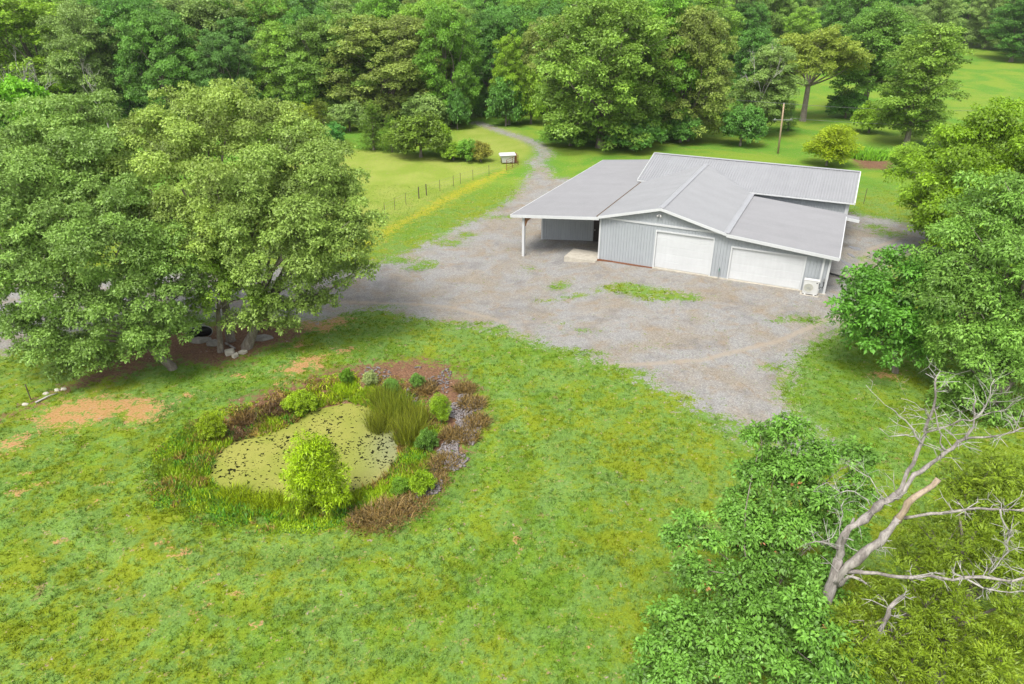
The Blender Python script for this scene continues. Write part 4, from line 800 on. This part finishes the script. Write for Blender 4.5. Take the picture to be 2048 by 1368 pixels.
for i, (px, py, h, r, lb) in enumerate([(775,1035,.55,1.0,'matted brown dead grass at the lower end of the swale'), (735,1045,.45,.8,'brown dead grass tuft left of the swale end'), (905,870,.5,.5,'brown dry grass tuft on the left side of the swale'), (945,810,.6,.6,'brown dry grass tuft on the right side of the swale'), (955,845,.5,.6,'second brown dry grass tuft right of the swale'), (850,780,.6,.6,'reddish dry grass tuft above the cattails'), (930,780,.5,.5,'reddish dry weed tuft at the top of the swale'), (935,875,.45,.6,'brown dry grass tuft on the right rim of the swale'), (870,965,.4,.6,'brown dry grass tuft at the narrow lower swale'), (825,1010,.4,.8,'flat brown dead grass joining the swale to the pond bank'), (890,930,.5,.7,'pale brown dry grass in the middle of the swale'), (500,835,.5,.8,'dark brown dead weeds on the left bank'), (545,820,.5,.7,'dark brown dead weeds left of the bright weed clump'), (470,868,.45,.7,'dark brown dead weeds at the left shore')]): tuft('dry_grass_tuft', lb, px, py, h, r, 700, BR_ if i not in (11,12,13) else (.065,.036,.034), 60+i, .8, .035)
# general weeds and long grass in a ring round the water: nobody could count them
def blades(name, X, Y, h, w, m, seed, lean=.7, col=None, tint=None):
    rg = np.random.default_rng(seed); n = len(X); p = np.stack([X, Y, hz(X, Y)-.01], 1); d = rg.normal(size=(n, 3))*lean; d[:, 2] = 1; d = unit(d); hh = (h*(.5+rg.random(n)))[:, None]
    ph = rg.random(n)*6.283; sd_ = np.stack([np.cos(ph), np.sin(ph), rg.normal(size=n)*.2], 1)*(w*(.6+.8*rg.random(n)))[:, None]*.5
    V = np.stack([p-sd_, p+sd_, p+d*hh], 1).reshape(-1, 3); me = npmesh(name, V, np.arange(n*3).reshape(-1, 3), m, False, rg.random(n) if tint is None else tint)
    o = add(name, me); struct(o, 'stuff')
    if col: o.color = (*col, 1)
    return o
rng = np.random.default_rng(91)
def scatter(n, x0, x1, y0, y1): return rng.uniform(x0, x1, n), rng.uniform(y0, y1, n)
def field(a, X, Y):                   # value of a zone mask at a place
    i = np.clip(np.searchsorted(gx, X), 1, len(gx)-1); j = np.clip(np.searchsorted(gy, Y), 1, len(gy)-1); return a[j, i]
pb = POND[:, :2]; X, Y = scatter(170000, pb[:, 0].min()-4, pb[:, 0].max()+5, pb[:, 1].min()-3, pb[:, 1].max()+5)
s_ = poly_sd(POND, X, Y); nz = vnoise(X, Y, .9, 4)*.6+vnoise(X, Y, 2.5, 5)*.4; bare = field(lt, X, Y)
keep = (s_ < .05) & (s_ > -2.6+1.0*(nz-.5)) & (nz > .30+.34*bare*(Y > pc[1]-1.2))
o = blades('bank_weeds', X[keep], Y[keep], .27*(.3+1.1*nz[keep])*np.clip((2.7+s_[keep])/1.5, .25, 1), .075, M['leaf'], 5, .55, (.135,.175,.016), np.clip(vnoise(X[keep], Y[keep], 1.3, 6)*.7+rng.random(keep.sum())*.35, 0, 1)); o['label'] = 'bright green weeds and long grass round the pond'
for nm, cc, sd_, th_, hh_, lab in (('yellow_weeds', (.17,.20,.012), 51, .56, .22, 'yellow-green weeds mixed into the pond bank'), ('dark_weeds', (.055,.13,.025), 52, .55, .26, 'dark leafy weeds mixed into the pond bank'), ('dead_stems', (.15,.095,.06), 53, .54, .30, 'brown dead stems and weeds on the pond bank')):
    X, Y = scatter(120000, pb[:, 0].min()-4, pb[:, 0].max()+5, pb[:, 1].min()-3, pb[:, 1].max()+5); s_ = poly_sd(POND, X, Y); nz = vnoise(X, Y, .8, sd_)*.55+vnoise(X, Y, 2.2, sd_+1)*.45; bare = field(lt, X, Y)
    keep = (s_ < .05) & (s_ > -2.7+1.2*(nz-.5)) & (nz+(.10*bare if nm == 'dead_stems' else -.05*bare) > th_) & (rng.random(len(X)) < .8)
    k2 = blades(nm, X[keep], Y[keep], hh_*(.4+.9*nz[keep])*np.clip((2.8+s_[keep])/1.5, .3, 1), .07, M['leaf'], sd_, .7, cc, rng.random(keep.sum())); k2['label'] = lab
# lawn: short blades and clover over the near turf
X, Y = scatter(560000, -30, 30, 12, 48); dens = np.clip(1.25-(Y-14)/34, .22, 1)
keep = (rng.random(len(X)) < dens) & (np.abs(X) < 5+Y*.78) & (field(gr, X, Y)+.5*(vnoise(X, Y, 1.2, 3)-.5) < .42) & (field(cl, X, Y) < .45) & (field(lt, X, Y) < .45) & (poly_sd(POND, X, Y) < -.6)
X, Y = X[keep], Y[keep]
Xf, Yf = scatter(150000, -34, 42, 48, 78); kf = (np.abs(Xf) < 5+Yf*.78) & (field(gr, Xf, Yf)+.7*(vnoise(Xf, Yf, 1.2, 3)-.5) < .40) & (rng.random(len(Xf)) < np.clip(1.5-(Yf-48)/34, .3, 1))
kb = np.array([poly_sd([tuple(bw(*q))[:2] for q in ((-7.5,-.3),(17.2,-.3),(18,12),(17.6,22.6),(-7.5,22.8))], Xf, Yf) < .05])[0]; Xf, Yf = Xf[kf & kb], Yf[kf & kb]
# tufts and clover heads standing a little higher than the rest
pick = rng.random(len(X)) < .085*(.4+1.4*vnoise(X, Y, .7, 5)); tx = np.repeat(X[pick], 8); ty_ = np.repeat(Y[pick], 8); X = np.r_[X[::2], tx+rng.normal(size=len(tx))*.05]; Y = np.r_[Y[::2], ty_+rng.normal(size=len(tx))*.05]
hN = vnoise(X, Y, .8, 2)+np.r_[np.zeros(len(X)-len(tx)), np.full(len(tx), .9)]
X = np.r_[X, Xf]; Y = np.r_[Y, Yf]; hN = np.r_[hN, .5+.9*vnoise(Xf, Yf, .9, 4)]
o = blades('grass', X, Y, .045+.055*hN, .042, M['grass'], 6, 1.0); o['label'] = 'short grass and clover of the lawn'
# stones of the swale
rg = np.random.default_rng(8); sw = G([(908,782),(935,790),(960,810),(962,850),(940,890),(915,930),(885,975),(850,1000),(830,995),(862,960),(880,915),(893,860),(900,820)]); X, Y = scatter(5200, sw[:, 0].min(), sw[:, 0].max(), sw[:, 1].min(), sw[:, 1].max())
k = poly_sd(sw, X, Y) > -.35+1.1*vnoise(X, Y, 1.6, 3)**1.5; X, Y = X[k], Y[k]; X2, Y2 = scatter(900, *[v for v in (at(720,760)[0], at(900,760)[0])], at(800,800)[1], at(800,735)[1]); kk = (vnoise(X2, Y2, 1.1, 6) > .56) & (poly_sd(POND, X2, Y2) < -.8); X = np.r_[X, X2[kk]]; Y = np.r_[Y, Y2[kk]]; n = len(X)
ico = np.array([(0,0,1),(.9,0,.2),(.3,.85,.2),(-.75,.5,.2),(-.75,-.5,.2),(.3,-.85,.2),(0,0,-.6)]); fi = np.array([(0,1,2),(0,2,3),(0,3,4),(0,4,5),(0,5,1),(6,2,1),(6,3,2),(6,4,3),(6,5,4),(6,1,5)])
sz = .045+.06*rg.random(n)**2; th = rg.random(n)*6.283; ct, st = np.cos(th), np.sin(th); q = ico[None]*(.7+.6*rg.random((n, 7, 1))); q = np.stack([q[..., 0]*ct[:, None]-q[..., 1]*st[:, None], q[..., 0]*st[:, None]+q[..., 1]*ct[:, None], q[..., 2]*.7], -1)*sz[:, None, None]
q += np.stack([X, Y, hz(X, Y)+.03], 1)[:, None]; me = npmesh('swale_stones', q.reshape(-1, 3), (fi[None]+np.arange(n)[:, None, None]*7).reshape(-1, 3), M['rubble'])
o = struct(add('swale_stones', me), 'stuff', 'grey rubble stones lining the swale right of the pond')

# ------------------------------------------------------------------ stones and things under the oaks
def rock(name, label, px, py, sx, sy, sz, m, seed, rz=0, cat='stone', flat=False):
    rg = np.random.default_rng(seed); b = gp(px, py); mb = MB(); n = 4 if flat else 9
    lv = [(-.15, 1.), (.8, .97), (1., .88)] if flat else [(-.2, 1.05), (.35, 1.), (.75, .72), (1., .35)]; rings = []
    an = np.linspace(0, 2*math.pi, n, endpoint=False)+(.78 if flat else 0)
    jr = 1+.16*rg.normal(size=n)
    for z, k in lv: rings.append([(sx*k*jr[i]*math.cos(t)*(1+.05*rg.normal()), sy*k*jr[i]*math.sin(t)*(1+.05*rg.normal()), sz*z*(1+.05*rg.normal())) for i, t in enumerate(an)])
    for r in rings: mb.v += r
    for j in range(len(rings)-1):
        for i in range(n): mb.f.append((j*n+i, j*n+(i+1) % n, (j+1)*n+(i+1) % n, (j+1)*n+i))
    mb.f.append(tuple((len(rings)-1)*n+i for i in range(n))); o = mb.build(name, M[m]); o.location = [float(c) for c in b]; o.rotation_euler = (0, 0, rz); return tag(o, label, cat)
rock('stone_block', 'flat square stone block beside the slender oak trunk', 461, 708, .36, .32, .22, 'stone', 1, .5, flat=True); rock('stone_block', 'narrow pale stone block, nearest of the three by the oaks', 472, 714, .30, .19, .20, 'stone', 2, 1.0, flat=True); rock('stone_block', 'small stone block closest to the thick oak trunk', 485, 707, .25, .2, .18, 'stone', 3, -.3, flat=True)
rock('flat_boulder', 'long flat grey boulder right of the thick oak trunk', 524, 678, .75, .35, .22, 'boulder', 4, .1); rock('boulder', 'grey boulder left of the slender oak trunk', 430, 690, .45, .3, .32, 'boulder', 5, .2); rock('boulder', 'low grey boulder below the black tub', 400, 682, .6, .35, .25, 'boulder', 6)
for i, (px, py, lb) in enumerate([(92,789,'larger pale stone on the leaf litter strip at the left'), (50,810,'small pale stone by the thin fence post at the left'), (115,781,'pale yellowish stone at the end of the fallen branch'), (127,779,'small yellowish stone under the drooping oak')]): rock('pale_stone', lb, px, py, .16, .12, .1, 'stone', 20+i)
fb = gp(72, 808); fe = gp(116, 789); o = MB().tube([tuple(fb+np.array([0,0,.06])), tuple((fb+fe)/2+np.array([.05,.1,.1])), tuple(fe+np.array([0,0,.06]))], [.05,.04,.02], 7).build('fallen_branch', M['whitewood'], None, True); tag(o, 'pale fallen branch on the leaf litter strip at the left', 'branch')
lb_ = gp(452, 690); le_ = gp(470, 699); o = MB().tube([tuple(lb_+np.array([0,0,.1])), tuple(le_+np.array([0,0,.08]))], [.07,.06], 7).build('cut_log', M['deadwood'], None, True); tag(o, 'short grey log lying between the oak trunks', 'log')
# black tub leaning on its side
tb = gp(400, 672); tub = thing('black_tub', 'large black plastic tub tipped on its side under the oaks', 'tub', tb+np.array([0,0,.35]), .5)
mb = MB(); mb.tube([(0,.35,.1), (0,-.1,.0), (0,-.28,-.04)], [.36,.52,.56], 20); ob = mb.build('body', M['black'], tub, True); ob.scale = (1.35, 1, .8)
rim = MB().tube([(.76*math.cos(t), -.30, .45*math.sin(t)) for t in np.linspace(0, 2*math.pi, 28)], .03, 6, False).build('rim', M['steel'], tub, True)
# rusty fire bowl
fbp = gp(527, 662); fbw = thing('fire_bowl', 'dark rusty fire bowl on a stand right of the thick oak trunk', 'fire bowl', fbp)
MB().tube([(0,0,.62),(0,0,.66),(0,0,.9),(0,0,.93)], [.16,.34,.48,.49], 16).build('bowl', M['rust'], fbw, True)
for a in (0, 2.1, 4.2): MB().tube([(.38*math.cos(a), .38*math.sin(a), -.05), (.24*math.cos(a), .24*math.sin(a), .72)], .03, 6).build('leg', M['black'], fbw)

# ------------------------------------------------------------------ fences, feeder, poles
def post(px, py, h, r, parent=None, org=None, m='post', name='post'):
    b = gp(px, py); o = np.zeros(3) if org is None else org; p = b-o; return MB().tube([tuple(p+np.array([0,0,-.3])), tuple(p+np.array([0,0,h]))], [r, r*.9], 8).build(name, M[m], parent), b
FP = [(770,430),(790,420),(812,409),(838,397),(853,391),(880,382),(907,373),(921,368),(946,361),(978,351)]; o0 = gp(*FP[0]); fen = thing('wire_fence', 'low wire fence with thin dark posts along the yellow flower strip', 'fence', o0); tops = []
for i, (x, y) in enumerate(FP): _, b = post(x, y, 1.25, .06 if i in (3, 4) else .025, fen, o0); tops.append(b-o0)
tops.append(gp(1004, 342)-o0)
for z in (.5, .85, 1.15): MB().tube([tuple(t+np.array([0,0,z])) for t in tops], .006, 4).build('wire', M['wire'], fen)
for x, y, lb in ((1727,408,'single thin steel post in the grass right of the building'), (62,800,'thin dark post on the leaf litter strip at the left')):
    o, b = post(x, y, 1.6 if x > 900 else .95, .03); o.name = 'steel_post'; tag(o, lb, 'post')
# feeder box with lid
fd = gp(1016, 326); fee = thing('feeder_box', 'white feeder box with overhanging lid behind the farm gate', 'feeder', fd, .12)
MB().prism([(-.75,-.45,.15),(.72,-.45,.15),(.72,.45,.15),(-.75,.45,.15)], [(-.98,-.6,1.05),(.82,-.6,1.05),(.82,.6,1.05),(-.98,.6,1.05)]).build('body', M['plastic'], fee)
MB().prism([(-1.12,-.72,1.06),(.95,-.72,1.10),(.95,.72,1.10),(-1.12,.72,1.06)], [(-1.0,-.6,1.2),(.9,-.6,1.24),(.9,.6,1.24),(-1.0,.6,1.2)]).build('lid', M['plastic'], fee)
MB().prism([(-1.125,-.74,1.0),(.96,-.74,1.04),(.96,.74,1.04),(-1.125,.74,1.0)], [(-1.125,-.74,1.055),(.96,-.74,1.095),(.96,.74,1.095),(-1.125,.74,1.055)]).build('rim', M['steel'], fee)
MB().box(.83, 1.08, -.4, .4, .1, 1.2).build('end_panel', M['rust'], fee)
for x, y in ((-.85,-.5),(-.85,.5),(.78,-.5),(.78,.5)): MB().tube([(x, y, -.3), (x, y, .9)], .035, 6).build('leg', M['post'], fee)
g0 = gp(1013, 341); g1 = gp(1036, 330); gd = g1-g0; gate = thing('farm_gate', 'rusty tube farm gate in front of the feeder box', 'gate', g0)
for z in (.25, .5, .75, 1.0, 1.25): MB().tube([(0,0,z), (gd[0], gd[1], gd[2]+z)], .025, 6).build('rail', M['rust'], gate)
for t in (0, .5, 1): MB().tube([(gd[0]*t, gd[1]*t, gd[2]*t-.2), (gd[0]*t, gd[1]*t, gd[2]*t+1.3)], .04, 6).build('upright', M['rust'], gate)
# utility pole with its cross arm and wires
up = gp(1556, 307); H_ = atY(1568, 207, up[1])[2]-up[2]; pole = thing('utility_pole', 'leaning wooden utility pole with cross arm behind the building', 'pole', up)
lean = atY(1568, 207, up[1])-up; topp = np.array([lean[0], 0., H_]); MB().tube([(0,0,-.4), tuple(topp*.5), tuple(topp)], [.13,.11,.09], 10).build('pole', M['wood'], pole, True)
MB().tube([tuple(topp*1.0), tuple(topp*1.012)], [.095,.085], 10).build('pole_cap', M['steel'], pole)
am = topp*.68; MB().box(am[0]-1.2, am[0]+1.4, am[1]-.035, am[1]+.035, am[2]-.035, am[2]+.035).build('cross_arm', M['steel'], pole)
for x in (-.95, 1.15): MB().tube([(am[0]+x, am[1], am[2]+.06), (am[0]+x, am[1], am[2]+.2)], .04, 6).build('insulator', M['plastic'], pole)
for (a, e) in ((topp, np.array([62., 18., 4.])), (am+np.array([1.15,0,.2]), np.array([60., 16., 2.])), (topp, np.array([-30., 55., 6.]))):
    pts = []
    for i in range(17): t = i/16; pts.append(tuple(a+(e-a)*t-np.array([0,0,1])*4*t*(1-t)*1.0))
    MB().tube(pts, .02, 4).build('power_line', M['wire'], pole)
# far steel pole in the wood
fp_ = atY(727, 60, 205); zz = hz1(fp_[0], fp_[1]); sp_ = MB().tube([(fp_[0], fp_[1], zz-.5), (fp_[0]-.25, fp_[1], atY(724, 33, 205)[2])], [.22,.16], 8).build('steel_pole', M['plastic']); tag(sp_, 'pale thin pole rising from the wood above the olive oak', 'pole')
fp2 = add('lamp_arm', MB().tube([(0,0,0), (-2.4,0,-.2)], .08, 6).build('y', M['plastic']).data, sp_); bpy.data.objects.remove(bpy.data.objects['y']); fp2.location = (fp_[0]-.25, fp_[1], atY(724, 33, 205)[2]-.3)
# reeds at the far pond
fw = [gp(*p) for p in ((1706,322),(1750,318),(1782,326),(1770,336),(1718,336))]
rdx = np.random.default_rng(4)
tuft('reed_bed', 'strip of green reeds along the far pond behind the building', 1735, 313, 1.1, 3.0, 1500, (.10,.19,.03), 5, .3, .12, 'reeds')


# ------------------------------------------------------------------ thin summer haze over the whole place
m, nt, out = mat('haze'); vn = nt.nodes.new('ShaderNodeVolumePrincipled'); vn.inputs['Color'].default_value = (.93, .96, 1, 1); vn.inputs['Density'].default_value = .0001; nt.links.new(vn.outputs[0], out.inputs['Volume'])
hb = MB().box(-1410, 1410, -310, 1510, -4, 68).build('haze', m); struct(hb, 'stuff', 'thin haze in the air over the whole place')
